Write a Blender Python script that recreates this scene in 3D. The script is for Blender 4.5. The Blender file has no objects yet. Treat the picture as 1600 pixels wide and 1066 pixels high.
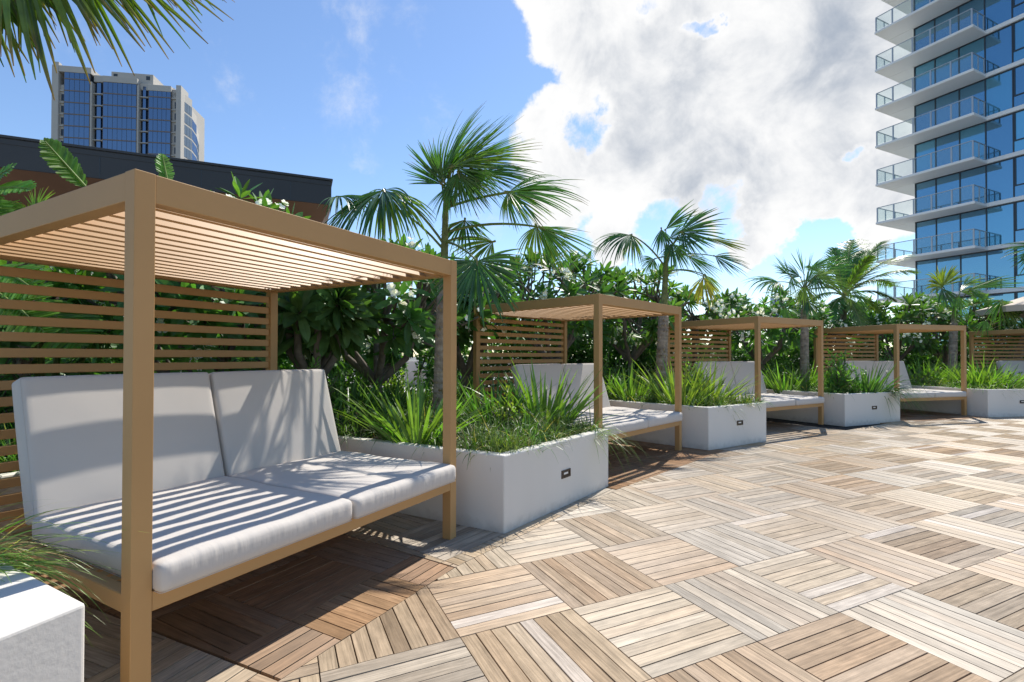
import bpy, bmesh, math, random
import numpy as np
from mathutils import Vector, Matrix
rad = math.radians
SC = bpy.context.scene
COL = SC.collection
rng = np.random.default_rng(7)
random.seed(7)

# ---------------------------------------------------------------- camera
F, CH, PIT, ROL, CY = 775.54, 1.3077, 0.0112, 0.0015, 547.12
cam_d = bpy.data.cameras.new('camera')
cam_d.sensor_width = 36.0
cam_d.lens = F / 1600 * 36
cam_d.shift_y = (CY - 533) / 1600
cam_d.clip_start = 0.05
cam_d.clip_end = 8000
cam = bpy.data.objects.new('camera', cam_d)
COL.objects.link(cam)
_s, _c = math.sin(PIT), math.cos(PIT)
_s2, _c2 = math.sin(ROL), math.cos(ROL)
_up0 = Vector((0, -_s, _c))
_r = Vector((1, 0, 0)) * _c2 + _up0 * _s2
_u = Vector((-1, 0, 0)) * _s2 + _up0 * _c2
_f = Vector((0, _c, _s))
m4 = Matrix((_r, _u, -_f)).transposed().to_4x4()
m4.translation = (0, 0, CH)
cam.matrix_world = m4
SC.camera = cam

# ---------------------------------------------------------------- sky, sun, exposure
SUN_AZ, SUN_EL = rad(30), rad(53.5)
SUN = Vector((math.sin(SUN_AZ) * math.cos(SUN_EL), math.cos(SUN_AZ) * math.cos(SUN_EL), math.sin(SUN_EL)))
sd = bpy.data.lights.new('sun', 'SUN')
sd.energy = 4.7
sd.angle = rad(0.5)
sd.color = (1.0, 0.95, 0.87)
so = bpy.data.objects.new('sun', sd)
COL.objects.link(so)
so.rotation_euler = SUN.to_track_quat('Z', 'Y').to_euler()
SC.view_settings.view_transform = 'Standard'
SC.view_settings.look = 'None'
SC.view_settings.gamma = 1.0
SC.view_settings.exposure = 0.33
SC.cycles.use_denoising = True
SC.cycles.max_bounces = 10
SC.cycles.transparent_max_bounces = 24
SC.cycles.sample_clamp_indirect = 6

def pdir(px, py):
    d = Vector(((px - 800) / F, 1.0, -(py - CY) / F))
    return d.normalized()

world = bpy.data.worlds.new('World')
SC.world = world
world.use_nodes = True
NT = world.node_tree
NT.nodes.clear()
def N(tree, typ, **kw):
    n = tree.nodes.new(typ)
    for k, v in kw.items():
        setattr(n, k, v)
    return n
def build_world():
    T = NT
    L = T.links.new
    out = N(T, 'ShaderNodeOutputWorld')
    sky = N(T, 'ShaderNodeTexSky', sky_type='NISHITA')
    sky.sun_disc = False
    sky.sun_elevation = SUN_EL
    sky.sun_rotation = SUN_AZ
    sky.altitude = 10
    sky.air_density = 1.0
    sky.dust_density = 0.15
    sky.ozone_density = 2.4
    bg = N(T, 'ShaderNodeBackground')
    bg.inputs['Strength'].default_value = 0.15
    hs = N(T, 'ShaderNodeHueSaturation'); hs.inputs['Saturation'].default_value = 1.06; hs.inputs['Hue'].default_value = .502
    L(sky.outputs[0], hs.inputs['Color']); L(hs.outputs[0], bg.inputs['Color'])
    tc = N(T, 'ShaderNodeTexCoord')
    nrm = N(T, 'ShaderNodeVectorMath', operation='NORMALIZE')
    L(tc.outputs['Generated'], nrm.inputs[0])
    def math_(op, a, b=None, clamp=False):
        n = N(T, 'ShaderNodeMath', operation=op)
        n.use_clamp = clamp
        for i, x in enumerate((a, b)):
            if x is None: continue
            if isinstance(x, (int, float)): n.inputs[i].default_value = x
            else: L(x, n.inputs[i])
        return n.outputs[0]
    wn = N(T, 'ShaderNodeTexNoise'); wn.inputs['Scale'].default_value = 5.0; wn.inputs['Detail'].default_value = 6; wn.inputs['Roughness'].default_value = .6
    L(nrm.outputs[0], wn.inputs['Vector'])
    w1 = N(T, 'ShaderNodeVectorMath', operation='SUBTRACT'); L(wn.outputs['Color'], w1.inputs[0]); w1.inputs[1].default_value = (.5, .5, .5)
    w2 = N(T, 'ShaderNodeVectorMath', operation='SCALE'); L(w1.outputs[0], w2.inputs[0]); w2.inputs['Scale'].default_value = .22
    w3 = N(T, 'ShaderNodeVectorMath', operation='ADD'); L(nrm.outputs[0], w3.inputs[0]); L(w2.outputs[0], w3.inputs[1])
    wdir = N(T, 'ShaderNodeVectorMath', operation='NORMALIZE'); L(w3.outputs[0], wdir.inputs[0])
    def blob(px, py, rpx, soft=0.6, w=1.0):
        d = pdir(px, py)
        d2 = pdir(px + rpx, py)
        ca = d.dot(d2)
        dn = N(T, 'ShaderNodeVectorMath', operation='DOT_PRODUCT')
        L(wdir.outputs[0], dn.inputs[0])
        dn.inputs[1].default_value = d
        mr = N(T, 'ShaderNodeMapRange', interpolation_type='SMOOTHSTEP')
        L(dn.outputs['Value'], mr.inputs[0])
        ang = math.acos(ca)
        mr.inputs[1].default_value = math.cos(ang)
        mr.inputs[2].default_value = math.cos(ang * (1 - soft))
        mr.inputs[3].default_value = 0
        mr.inputs[4].default_value = w
        return mr.outputs[0]
    def noise(scale, detail, rough, off=(0, 0, 0), dist=0.0):
        mp = N(T, 'ShaderNodeMapping')
        mp.inputs['Location'].default_value = off
        L(nrm.outputs[0], mp.inputs[0])
        n = N(T, 'ShaderNodeTexNoise')
        n.inputs['Scale'].default_value = scale
        n.inputs['Detail'].default_value = detail
        n.inputs['Roughness'].default_value = rough
        n.inputs['Distortion'].default_value = dist
        L(mp.outputs[0], n.inputs['Vector'])
        return n.outputs['Fac']
    blobs = [(1250, 60, 470, .55), (1020, 60, 175, .7), (1060, 250, 260, .7), (905, 245, 135, .75),
             (1185, 315, 130, .8), (1400, 270, 190, .7), (1560, 60, 420, .5), (990, 330, 110, .8), (960, -60, 200, .7)]
    acc = None
    for b in blobs:
        o = blob(*b)
        acc = o if acc is None else math_('MAXIMUM', acc, o)
    holes = None
    for b in [(935, 205, 52, .8), (1128, 318, 60, .8), (1000, -5, 42, .8), (1345, 205, 26, .9), (1030, 365, 60, .8), (1290, 352, 62, .8), (1105, 14, 24, .9), (1060, 420, 120, .7), (1270, 420, 110, .7), (1420, 450, 120, .7)]:
        o = blob(*b)
        holes = o if holes is None else math_('MAXIMUM', holes, o)
    acc = math_('SUBTRACT', acc, math_('MULTIPLY', holes, 0.62))
    wisps = None
    for b in [(650, 315, 60, .9), (690, 362, 80, .9), (885, 60, 60, .9), (560, 250, 40, .9), (975, 345, 50, .9), (740, 300, 110, .9), (230, 60, 300, .9), (600, 90, 260, .9)]:
        o = blob(*b)
        wisps = o if wisps is None else math_('MAXIMUM', wisps, o)
    n1 = noise(6.5, 14, 0.66, (3.1, 1.7, 0.4), 0.2)
    n2 = noise(7.5, 10, 0.58, (0.3, 5.2, 2.0), 0.3)
    dens = math_('ADD', acc, math_('MULTIPLY', math_('SUBTRACT', n1, 0.5), 1.7))
    mr = N(T, 'ShaderNodeMapRange', interpolation_type='SMOOTHSTEP')
    L(dens, mr.inputs[0])
    mr.inputs[1].default_value = 0.27
    mr.inputs[2].default_value = 0.60
    wd = math_('ADD', math_('MULTIPLY', wisps, 0.44), math_('MULTIPLY', math_('SUBTRACT', n1, 0.5), 1.6))
    mrw = N(T, 'ShaderNodeMapRange', interpolation_type='SMOOTHSTEP')
    L(wd, mrw.inputs[0])
    mrw.inputs[1].default_value = 0.42
    mrw.inputs[2].default_value = 1.0
    mrw.inputs[4].default_value = 0.6
    mask = math_('MAXIMUM', mr.outputs[0], mrw.outputs[0])
    # thick cloud is grey, thin sunlit rims are white
    grey = None
    for b in [(1300, 70, 260, .9), (1085, 235, 150, .9), (1010, 120, 90, .9), (1230, 270, 110, .9), (1440, 260, 120, .9)]:
        o = blob(*b)
        grey = o if grey is None else math_('MAXIMUM', grey, o)
    thick = math_('ADD', math_('MULTIPLY', grey, 0.55), math_('MULTIPLY', math_('SUBTRACT', n2, 0.5), 4.0))
    thick = math_('ADD', thick, math_('MULTIPLY', math_('SUBTRACT', dens, 0.75), 0.75))
    mt = N(T, 'ShaderNodeMapRange', interpolation_type='SMOOTHSTEP')
    L(thick, mt.inputs[0])
    mt.inputs[1].default_value = -0.1
    mt.inputs[2].default_value = 1.9
    cr = N(T, 'ShaderNodeMix', data_type='RGBA')
    L(mt.outputs[0], cr.inputs[0])
    cr.inputs[6].default_value = (1.0, 1.0, 1.0, 1)
    cr.inputs[7].default_value = (0.40, 0.46, 0.555, 1)
    bgc = N(T, 'ShaderNodeBackground')
    bgc.inputs['Strength'].default_value = 0.80
    L(cr.outputs[2], bgc.inputs['Color'])
    mx = N(T, 'ShaderNodeMixShader')
    L(mask, mx.inputs[0])
    L(bg.outputs[0], mx.inputs[1])
    L(bgc.outputs[0], mx.inputs[2])
    L(mx.outputs[0], out.inputs['Surface'])
build_world()

# ---------------------------------------------------------------- helpers
def at(px, py, Y):
    """world point seen at photo pixel (px, py) at distance Y in front of the viewer"""
    X = (px - 800) / F
    Z = -(py - CY) / F
    Yc, Zc = _c - Z * _s, _s + Z * _c
    k = Y / Yc
    return np.array([X * k, Y, CH + Zc * k])

class MB:
    def __init__(s):
        s.v, s.f, s.c, s.uv, s.mi, s.n = [], [], [], [], [], 0
    def add(s, v, f, col=None, uv=None, mat=0):
        v = np.asarray(v, float).reshape(-1, 3)
        s.v.append(v)
        if col is None: col = np.ones((len(v), 3))
        col = np.asarray(col, float)
        if col.ndim == 1: col = np.tile(col, (len(v), 1))
        s.c.append(col)
        s.uv.append(np.zeros((len(v), 2)) if uv is None else np.asarray(uv, float))
        if isinstance(f, np.ndarray):
            if len(f): s.f.append(f + s.n); s.mi.append(np.full(len(f), mat))
        else:
            for q in f:
                s.f.append(np.array([q]) + s.n); s.mi.append(np.array([mat]))
        s.n += len(v)
    def box(s, lo, hi, M=None, col=None, mat=0):
        x0, y0, z0 = lo; x1, y1, z1 = hi
        v = np.array([(x0,y0,z0),(x1,y0,z0),(x1,y1,z0),(x0,y1,z0),(x0,y0,z1),(x1,y0,z1),(x1,y1,z1),(x0,y1,z1)], float)
        if M is not None: v = v @ np.array(M)[:3,:3].T + np.array(M)[:3,3]
        s.add(v, np.array([(0,3,2,1),(4,5,6,7),(0,1,5,4),(1,2,6,5),(2,3,7,6),(3,0,4,7)]), col, mat=mat)
    def bar(s, a, b, w, h, up=(0,0,1), col=None, mat=0):
        a = np.array(a, float); b = np.array(b, float)
        d = b - a; L = np.linalg.norm(d); d /= L
        x = np.cross(d, up); x /= np.linalg.norm(x); y = np.cross(x, d)
        M = np.eye(4); M[:3,0] = x; M[:3,1] = d; M[:3,2] = y; M[:3,3] = a
        s.box((-w/2,0,-h/2),(w/2,L,h/2), M, col, mat)
    def tube(s, pts, r, k=8, col=None, cap=True, mat=0):
        pts = np.asarray(pts, float); n = len(pts)
        r = np.broadcast_to(np.asarray(r, float), (n,))
        t = np.gradient(pts, axis=0); t /= np.linalg.norm(t, axis=1)[:,None] + 1e-9
        ref = np.array([0,0,1.]) if abs(t[:,2]).mean() < .8 else np.array([1.,0,0])
        x = np.cross(t, ref); x /= np.linalg.norm(x, axis=1)[:,None] + 1e-9
        y = np.cross(t, x)
        a = np.arange(k) * 2*np.pi/k
        v = pts[:,None] + r[:,None,None]*(np.cos(a)[None,:,None]*x[:,None] + np.sin(a)[None,:,None]*y[:,None])
        i = np.arange(n-1)[:,None]*k; j = np.arange(k)[None]
        f = np.stack([i+j, i+(j+1)%k, i+k+(j+1)%k, i+k+j], -1).reshape(-1,4)
        if col is not None:
            col = np.asarray(col)
            if col.ndim == 2: col = np.repeat(col, k, 0)
        s.add(v.reshape(-1,3), f, col, mat=mat)
        if cap:
            for e in (0, n-1):
                s.add(v[e], [list(range(k))], None if col is None else (col if col.ndim==1 else col[e*k:e*k+k]), mat=mat)
    def build(s, name, mats, parent=None, smooth=False, bevel=0, seg=1):
        me = bpy.data.meshes.new(name)
        V = np.concatenate(s.v); C = np.concatenate(s.c); U = np.concatenate(s.uv)
        loops = np.concatenate([f.ravel() for f in s.f]).astype(np.int32)
        tot = np.concatenate([np.full(len(f), f.shape[1]) for f in s.f])
        start = np.concatenate([[0], np.cumsum(tot)[:-1]]).astype(np.int32)
        me.vertices.add(len(V)); me.vertices.foreach_set('co', V.ravel().astype(np.float32))
        me.loops.add(len(loops)); me.loops.foreach_set('vertex_index', loops)
        me.polygons.add(len(tot)); me.polygons.foreach_set('loop_start', start)
        me.polygons.foreach_set('material_index', np.concatenate(s.mi).astype(np.int32))
        me.polygons.foreach_set('use_smooth', np.full(len(tot), smooth))
        ca = me.color_attributes.new('Col', 'FLOAT_COLOR', 'POINT')
        ca.data.foreach_set('color', np.concatenate([C, np.ones((len(C),1))], 1).astype(np.float32).ravel())
        ul = me.uv_layers.new(name='UVMap')
        ul.data.foreach_set('uv', U[loops].astype(np.float32).ravel())
        me.update(calc_edges=True)
        for m in (mats if isinstance(mats, (list, tuple)) else [mats]): me.materials.append(m)
        o = bpy.data.objects.new(name, me); COL.objects.link(o)
        if parent is not None: o.parent = parent
        if bevel:
            b = o.modifiers.new('bevel', 'BEVEL'); b.width = bevel; b.segments = seg; b.limit_method = 'ANGLE'; b.harden_normals = False
        return o

def tag(o, label=None, cat=None, group=None, kind=None):
    if label: o['label'] = label
    if cat: o['category'] = cat
    if group: o['group'] = group
    if kind: o['kind'] = kind
    return o
def empty(name, loc=(0,0,0), rz=0.0):
    o = bpy.data.objects.new(name, None); COL.objects.link(o)
    o.location = loc; o.rotation_euler = (0,0,rz); o.empty_display_size = .1
    return o
def copy_tree(o, parent=None):
    c = o.copy(); COL.objects.link(c); c.parent = parent
    for ch in list(o.children): copy_tree(ch, c)
    return c

# ---------------------------------------------------------------- materials
def mat(name, col=(.5,.5,.5), rough=.5, metal=0.0, spec=.5, attr=False, noise=None, bump=None, coat=0.0, sheen=0.0):
    """noise=(scale, amount)  bump=(scale, strength, distance)"""
    m = bpy.data.materials.new(name); m.use_nodes = True
    T = m.node_tree; L = T.links.new
    b = T.nodes['Principled BSDF']
    b.inputs['Base Color'].default_value = (*col, 1)
    b.inputs['Roughness'].default_value = rough
    b.inputs['Metallic'].default_value = metal
    b.inputs['Specular IOR Level'].default_value = spec
    if coat: b.inputs['Coat Weight'].default_value = coat; b.inputs['Coat Roughness'].default_value = .15
    if sheen: b.inputs['Sheen Weight'].default_value = sheen
    tc = N(T, 'ShaderNodeTexCoord')
    src = None
    if attr:
        a = N(T, 'ShaderNodeAttribute', attribute_name='Col'); src = a.outputs['Color']
    if noise:
        n = N(T, 'ShaderNodeTexNoise'); n.inputs['Scale'].default_value = noise[0]; n.inputs['Detail'].default_value = 6
        L(tc.outputs['Object'], n.inputs['Vector'])
        mr = N(T, 'ShaderNodeMapRange'); L(n.outputs['Fac'], mr.inputs[0])
        mr.inputs[1].default_value = .3; mr.inputs[2].default_value = .7
        mr.inputs[3].default_value = 1 - noise[1]; mr.inputs[4].default_value = 1 + noise[1]
        mx = N(T, 'ShaderNodeVectorMath', operation='SCALE')
        if src is not None: L(src, mx.inputs[0])
        else: mx.inputs[0].default_value = col
        L(mr.outputs[0], mx.inputs['Scale']); src = mx.outputs[0]
    if src is not None: L(src, b.inputs['Base Color'])
    if bump:
        n = N(T, 'ShaderNodeTexNoise'); n.inputs['Scale'].default_value = bump[0]; n.inputs['Detail'].default_value = 5
        L(tc.outputs['Object'], n.inputs['Vector'])
        bp = N(T, 'ShaderNodeBump'); bp.inputs['Strength'].default_value = bump[1]; bp.inputs['Distance'].default_value = bump[2]
        L(n.outputs['Fac'], bp.inputs['Height']); L(bp.outputs[0], b.inputs['Normal'])
    return m

def leaf_mat(name, rough=.4, spec=.5, trans=.35, glow=(1.5, 1.7, .5), vein=0):
    m = bpy.data.materials.new(name); m.use_nodes = True
    T = m.node_tree; L = T.links.new
    b = T.nodes['Principled BSDF']; out = T.nodes['Material Output']
    a = N(T, 'ShaderNodeAttribute', attribute_name='Col')
    src = a.outputs['Color']
    tc = N(T, 'ShaderNodeTexCoord')
    n = N(T, 'ShaderNodeTexNoise'); n.inputs['Scale'].default_value = 9; n.inputs['Detail'].default_value = 3
    L(tc.outputs['Object'], n.inputs['Vector'])
    mr = N(T, 'ShaderNodeMapRange'); L(n.outputs['Fac'], mr.inputs[0])
    mr.inputs[1].default_value = .3; mr.inputs[2].default_value = .7; mr.inputs[3].default_value = 1.15; mr.inputs[4].default_value = 1.85
    sc = N(T, 'ShaderNodeVectorMath', operation='SCALE'); L(src, sc.inputs[0]); L(mr.outputs[0], sc.inputs['Scale'])
    L(sc.outputs[0], b.inputs['Base Color'])
    b.inputs['Roughness'].default_value = rough
    b.inputs['Specular IOR Level'].default_value = spec
    tr = N(T, 'ShaderNodeBsdfTranslucent')
    ml = N(T, 'ShaderNodeVectorMath', operation='MULTIPLY'); L(sc.outputs[0], ml.inputs[0]); ml.inputs[1].default_value = glow
    L(ml.outputs[0], tr.inputs['Color'])
    mx = N(T, 'ShaderNodeMixShader'); mx.inputs[0].default_value = trans
    L(b.outputs[0], mx.inputs[1]); L(tr.outputs[0], mx.inputs[2]); L(mx.outputs[0], out.inputs['Surface'])
    return m

def wood_mat():
    m = bpy.data.materials.new('weathered_teak'); m.use_nodes = True
    T = m.node_tree; L = T.links.new; b = T.nodes['Principled BSDF']
    a = N(T, 'ShaderNodeAttribute', attribute_name='Col')
    uv = N(T, 'ShaderNodeUVMap', uv_map='UVMap')
    def grain(sx, sy, detail, dist=0.0):
        mp = N(T, 'ShaderNodeMapping'); mp.inputs['Scale'].default_value = (sx, sy, 1)
        L(uv.outputs[0], mp.inputs[0])
        n = N(T, 'ShaderNodeTexNoise'); n.inputs['Scale'].default_value = 1; n.inputs['Detail'].default_value = detail
        n.inputs['Roughness'].default_value = .65; n.inputs['Distortion'].default_value = dist
        L(mp.outputs[0], n.inputs['Vector']); return n.outputs['Fac']
    g1 = grain(3.0, 90, 8, .6)
    g2 = grain(2.0, 14, 6, 1.5)
    g3 = grain(9, 9, 4)
    def rng_(x, a0, a1, b0, b1):
        r = N(T, 'ShaderNodeMapRange'); L(x, r.inputs[0])
        r.inputs[1].default_value = a0; r.inputs[2].default_value = a1; r.inputs[3].default_value = b0; r.inputs[4].default_value = b1
        return r.outputs[0]
    def mul(x, y):
        k = N(T, 'ShaderNodeMath', operation='MULTIPLY'); L(x, k.inputs[0]); L(y, k.inputs[1]); return k.outputs[0]
    k = mul(mul(rng_(g1, .32, .68, .66, 1.2), rng_(g2, .3, .7, .78, 1.18)), rng_(g3, .3, .7, .88, 1.1))
    sc = N(T, 'ShaderNodeVectorMath', operation='SCALE'); L(a.outputs['Color'], sc.inputs[0]); L(k, sc.inputs['Scale'])
    L(sc.outputs[0], b.inputs['Base Color'])
    b.inputs['Roughness'].default_value = .52
    b.inputs['Specular IOR Level'].default_value = .26
    b.inputs['Anisotropic'].default_value = .8
    b.inputs['Anisotropic Rotation'].default_value = .25
    tg = N(T, 'ShaderNodeTangent', direction_type='UV_MAP', uv_map='UVMap')
    L(tg.outputs[0], b.inputs['Tangent'])
    bp = N(T, 'ShaderNodeBump'); bp.inputs['Strength'].default_value = .5; bp.inputs['Distance'].default_value = .002
    L(g1, bp.inputs['Height']); L(bp.outputs[0], b.inputs['Normal'])
    return m

def glass_mat(name, tint, alpha, rough=.02):
    m = bpy.data.materials.new(name); m.use_nodes = True
    T = m.node_tree; L = T.links.new; out = T.nodes['Material Output']
    b = T.nodes['Principled BSDF']; b.inputs['Base Color'].default_value = (*tint, 1); b.inputs['Roughness'].default_value = rough
    b.inputs['Specular IOR Level'].default_value = .6
    tr = N(T, 'ShaderNodeBsdfTransparent'); tr.inputs['Color'].default_value = (.94, .98, .98, 1)
    mx = N(T, 'ShaderNodeMixShader'); mx.inputs[0].default_value = alpha
    L(tr.outputs[0], mx.inputs[1]); L(b.outputs[0], mx.inputs[2]); L(mx.outputs[0], out.inputs['Surface'])
    return m

def fabric_mat():
    m = bpy.data.materials.new('white_fabric'); m.use_nodes = True
    T = m.node_tree; L = T.links.new; b = T.nodes['Principled BSDF']
    b.inputs['Base Color'].default_value = (.57, .525, .475, 1); b.inputs['Roughness'].default_value = .9
    b.inputs['Specular IOR Level'].default_value = .2; b.inputs['Sheen Weight'].default_value = .15
    tc = N(T, 'ShaderNodeTexCoord')
    n1 = N(T, 'ShaderNodeTexNoise'); n1.inputs['Scale'].default_value = 260; n1.inputs['Detail'].default_value = 2
    n2 = N(T, 'ShaderNodeTexNoise'); n2.inputs['Scale'].default_value = 5.5; n2.inputs['Detail'].default_value = 4
    mp = N(T, 'ShaderNodeMapping'); mp.inputs['Scale'].default_value = (1.6, 1.2, 1.0)
    L(tc.outputs['Object'], mp.inputs[0]); L(mp.outputs[0], n2.inputs['Vector']); L(tc.outputs['Object'], n1.inputs['Vector'])
    b1 = N(T, 'ShaderNodeBump'); b1.inputs['Strength'].default_value = .25; b1.inputs['Distance'].default_value = .001
    b2 = N(T, 'ShaderNodeBump'); b2.inputs['Strength'].default_value = .22; b2.inputs['Distance'].default_value = .006
    L(n1.outputs['Fac'], b1.inputs['Height']); L(n2.outputs['Fac'], b2.inputs['Height'])
    n3 = N(T, 'ShaderNodeTexNoise'); n3.inputs['Scale'].default_value = 1.0; n3.inputs['Detail'].default_value = 3
    m3 = N(T, 'ShaderNodeMapping'); m3.inputs['Scale'].default_value = (26, 5, 5)
    L(tc.outputs['Object'], m3.inputs[0]); L(m3.outputs[0], n3.inputs['Vector'])
    sx = N(T, 'ShaderNodeSeparateXYZ'); L(tc.outputs['Object'], sx.inputs[0])
    ab = N(T, 'ShaderNodeMath', operation='ABSOLUTE'); L(sx.outputs['Y'], ab.inputs[0])
    mk = N(T, 'ShaderNodeMapRange', interpolation_type='SMOOTHSTEP'); L(ab.outputs[0], mk.inputs[0])
    mk.inputs[1].default_value = .50; mk.inputs[2].default_value = .575; mk.inputs[3].default_value = 0; mk.inputs[4].default_value = .5
    b3 = N(T, 'ShaderNodeBump'); b3.inputs['Distance'].default_value = .010
    L(mk.outputs[0], b3.inputs['Strength']); L(n3.outputs['Fac'], b3.inputs['Height'])
    L(b2.outputs[0], b3.inputs['Normal']); L(b3.outputs[0], b1.inputs['Normal']); L(b1.outputs[0], b.inputs['Normal'])
    return m

def stucco_mat():
    m = bpy.data.materials.new('white_stucco'); m.use_nodes = True
    T = m.node_tree; L = T.links.new; b = T.nodes['Principled BSDF']
    b.inputs['Roughness'].default_value = .85; b.inputs['Specular IOR Level'].default_value = .25
    tc = N(T, 'ShaderNodeTexCoord'); geo = N(T, 'ShaderNodeNewGeometry')
    n1 = N(T, 'ShaderNodeTexNoise'); n1.inputs['Scale'].default_value = 2.2; n1.inputs['Detail'].default_value = 7
    mp = N(T, 'ShaderNodeMapping'); mp.inputs['Scale'].default_value = (1, 1, .35)
    L(geo.outputs['Position'], mp.inputs[0]); L(mp.outputs[0], n1.inputs['Vector'])
    cr = N(T, 'ShaderNodeMapRange'); L(n1.outputs['Fac'], cr.inputs[0]); cr.inputs[1].default_value = .3; cr.inputs[2].default_value = .75
    mx = N(T, 'ShaderNodeMix', data_type='RGBA'); L(cr.outputs[0], mx.inputs[0])
    mx.inputs[6].default_value = (.71, .675, .62, 1); mx.inputs[7].default_value = (.67, .635, .58, 1)
    # splash dirt in the lowest centimetres
    sp = N(T, 'ShaderNodeSeparateXYZ'); L(geo.outputs['Position'], sp.inputs[0])
    n3 = N(T, 'ShaderNodeTexNoise'); n3.inputs['Scale'].default_value = 14; n3.inputs['Detail'].default_value = 6
    L(geo.outputs['Position'], n3.inputs['Vector'])
    ad = N(T, 'ShaderNodeMath', operation='MULTIPLY_ADD'); L(n3.outputs['Fac'], ad.inputs[0]); ad.inputs[1].default_value = -.16; L(sp.outputs['Z'], ad.inputs[2])
    r2 = N(T, 'ShaderNodeMapRange'); L(ad.outputs[0], r2.inputs[0]); r2.inputs[1].default_value = -.09; r2.inputs[2].default_value = .0
    r2.inputs[3].default_value = .45; r2.inputs[4].default_value = 0
    mx2 = N(T, 'ShaderNodeMix', data_type='RGBA'); L(r2.outputs[0], mx2.inputs[0]); L(mx.outputs[2], mx2.inputs[6]); mx2.inputs[7].default_value = (.34, .31, .27, 1)
    L(mx2.outputs[2], b.inputs['Base Color'])
    n2 = N(T, 'ShaderNodeTexNoise'); n2.inputs['Scale'].default_value = 55; n2.inputs['Detail'].default_value = 5
    L(geo.outputs['Position'], n2.inputs['Vector'])
    bp = N(T, 'ShaderNodeBump'); bp.inputs['Strength'].default_value = .4; bp.inputs['Distance'].default_value = .003
    L(n2.outputs['Fac'], bp.inputs['Height']); L(bp.outputs[0], b.inputs['Normal'])
    return m

M = dict(
    metal=mat('tan_powder_coat', (.47, .275, .112), .5, spec=.3, noise=(1.5, .05), bump=(900, .06, .0005)),
    wood=wood_mat(), fabric=fabric_mat(), stucco=stucco_mat(),
    soil=mat('dark_soil', (.045, .032, .022), .95, noise=(8, .5), bump=(30, .8, .03)),
    subdeck=mat('deck_substrate', (.03, .025, .02), .9),
    pave=mat('pale_concrete', (.48, .46, .43), .85, noise=(1.2, .12), bump=(40, .2, .003)),
    ground=mat('city_ground', (.16, .16, .14), .9, noise=(.05, .3)),
    bronze=mat('dark_bronze', (.07, .055, .045), .45, metal=.6),
    lens=mat('frosted_lens', (.75, .75, .72), .4),
    brownband=mat('brown_spandrel', (.20, .16, .14), .7),
    charcoal=mat('charcoal_fascia', (.034, .033, .033), .5, noise=(.6, .1)),
    brownwall=mat('brown_wall', (.17, .085, .045), .7, noise=(1, .12)),
    conc=mat('white_concrete', (.80, .79, .76), .75, noise=(.25, .05)),
    beige=mat('beige_concrete', (.44, .41, .365), .8, noise=(.1, .06)),
    alu=mat('grey_aluminium', (.42, .44, .46), .4, metal=.3),
    darkalu=mat('dark_mullion', (.03, .04, .05), .4),
    canvas=mat('beige_canvas', (.62, .52, .42), .9),
    grill=mat('steel', (.4, .4, .41), .3, metal=.8),
    bark=mat('palm_bark', attr=True, rough=.9, noise=(14, .3), bump=(35, .9, .02)),
    greybark=mat('plumeria_bark', (.17, .14, .115), .85, noise=(12, .3), bump=(40, .5, .01)),
    fan=leaf_mat('fan_palm_leaf', .36, .55, .34, (1.5, 1.7, .35)),
    plum=leaf_mat('plumeria_leaf', .42, .4, .30, (1.5, 1.8, .4)),
    grass=leaf_mat('strap_leaf', .38, .5, .36, (1.4, 1.6, .4)),
    shrub=leaf_mat('shrub_leaf', .42, .5, .36, (1.4, 1.6, .4)),
    petal=leaf_mat('petal', .6, .3, .35, (1, 1, .9)),
    railglass=glass_mat('balcony_glass', (.42, .5, .5), .10),
)
def tower_glass(name, c0, refl, rough=.02):
    m = bpy.data.materials.new(name); m.use_nodes = True
    T = m.node_tree; L = T.links.new; out = T.nodes['Material Output']
    b = T.nodes['Principled BSDF']; b.inputs['Roughness'].default_value = .5
    a = N(T, 'ShaderNodeAttribute', attribute_name='Col')
    ml = N(T, 'ShaderNodeVectorMath', operation='MULTIPLY'); L(a.outputs['Color'], ml.inputs[0]); ml.inputs[1].default_value = c0
    L(ml.outputs[0], b.inputs['Base Color'])
    g = N(T, 'ShaderNodeBsdfGlossy'); g.inputs['Color'].default_value = (*refl, 1); g.inputs['Roughness'].default_value = rough
    tc = N(T, 'ShaderNodeTexCoord'); n = N(T, 'ShaderNodeTexNoise'); n.inputs['Scale'].default_value = .35
    L(tc.outputs['Object'], n.inputs['Vector'])
    bp = N(T, 'ShaderNodeBump'); bp.inputs['Strength'].default_value = .12; bp.inputs['Distance'].default_value = .05
    L(n.outputs['Fac'], bp.inputs['Height']); L(bp.outputs[0], g.inputs['Normal'])
    mx = N(T, 'ShaderNodeMixShader'); mx.inputs[0].default_value = .55
    L(b.outputs[0], mx.inputs[1]); L(g.outputs[0], mx.inputs[2]); L(mx.outputs[0], out.inputs['Surface'])
    return m
M['glassR'] = tower_glass('blue_tower_glass', (.035, .11, .17), (.26, .52, .72))
M['glassL'] = tower_glass('blue_window_glass', (.022, .042, .075), (.25, .36, .50))
M['glassDark'] = mat('dark_recess_glass', (.015, .02, .03), .15, spec=.6)

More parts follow.
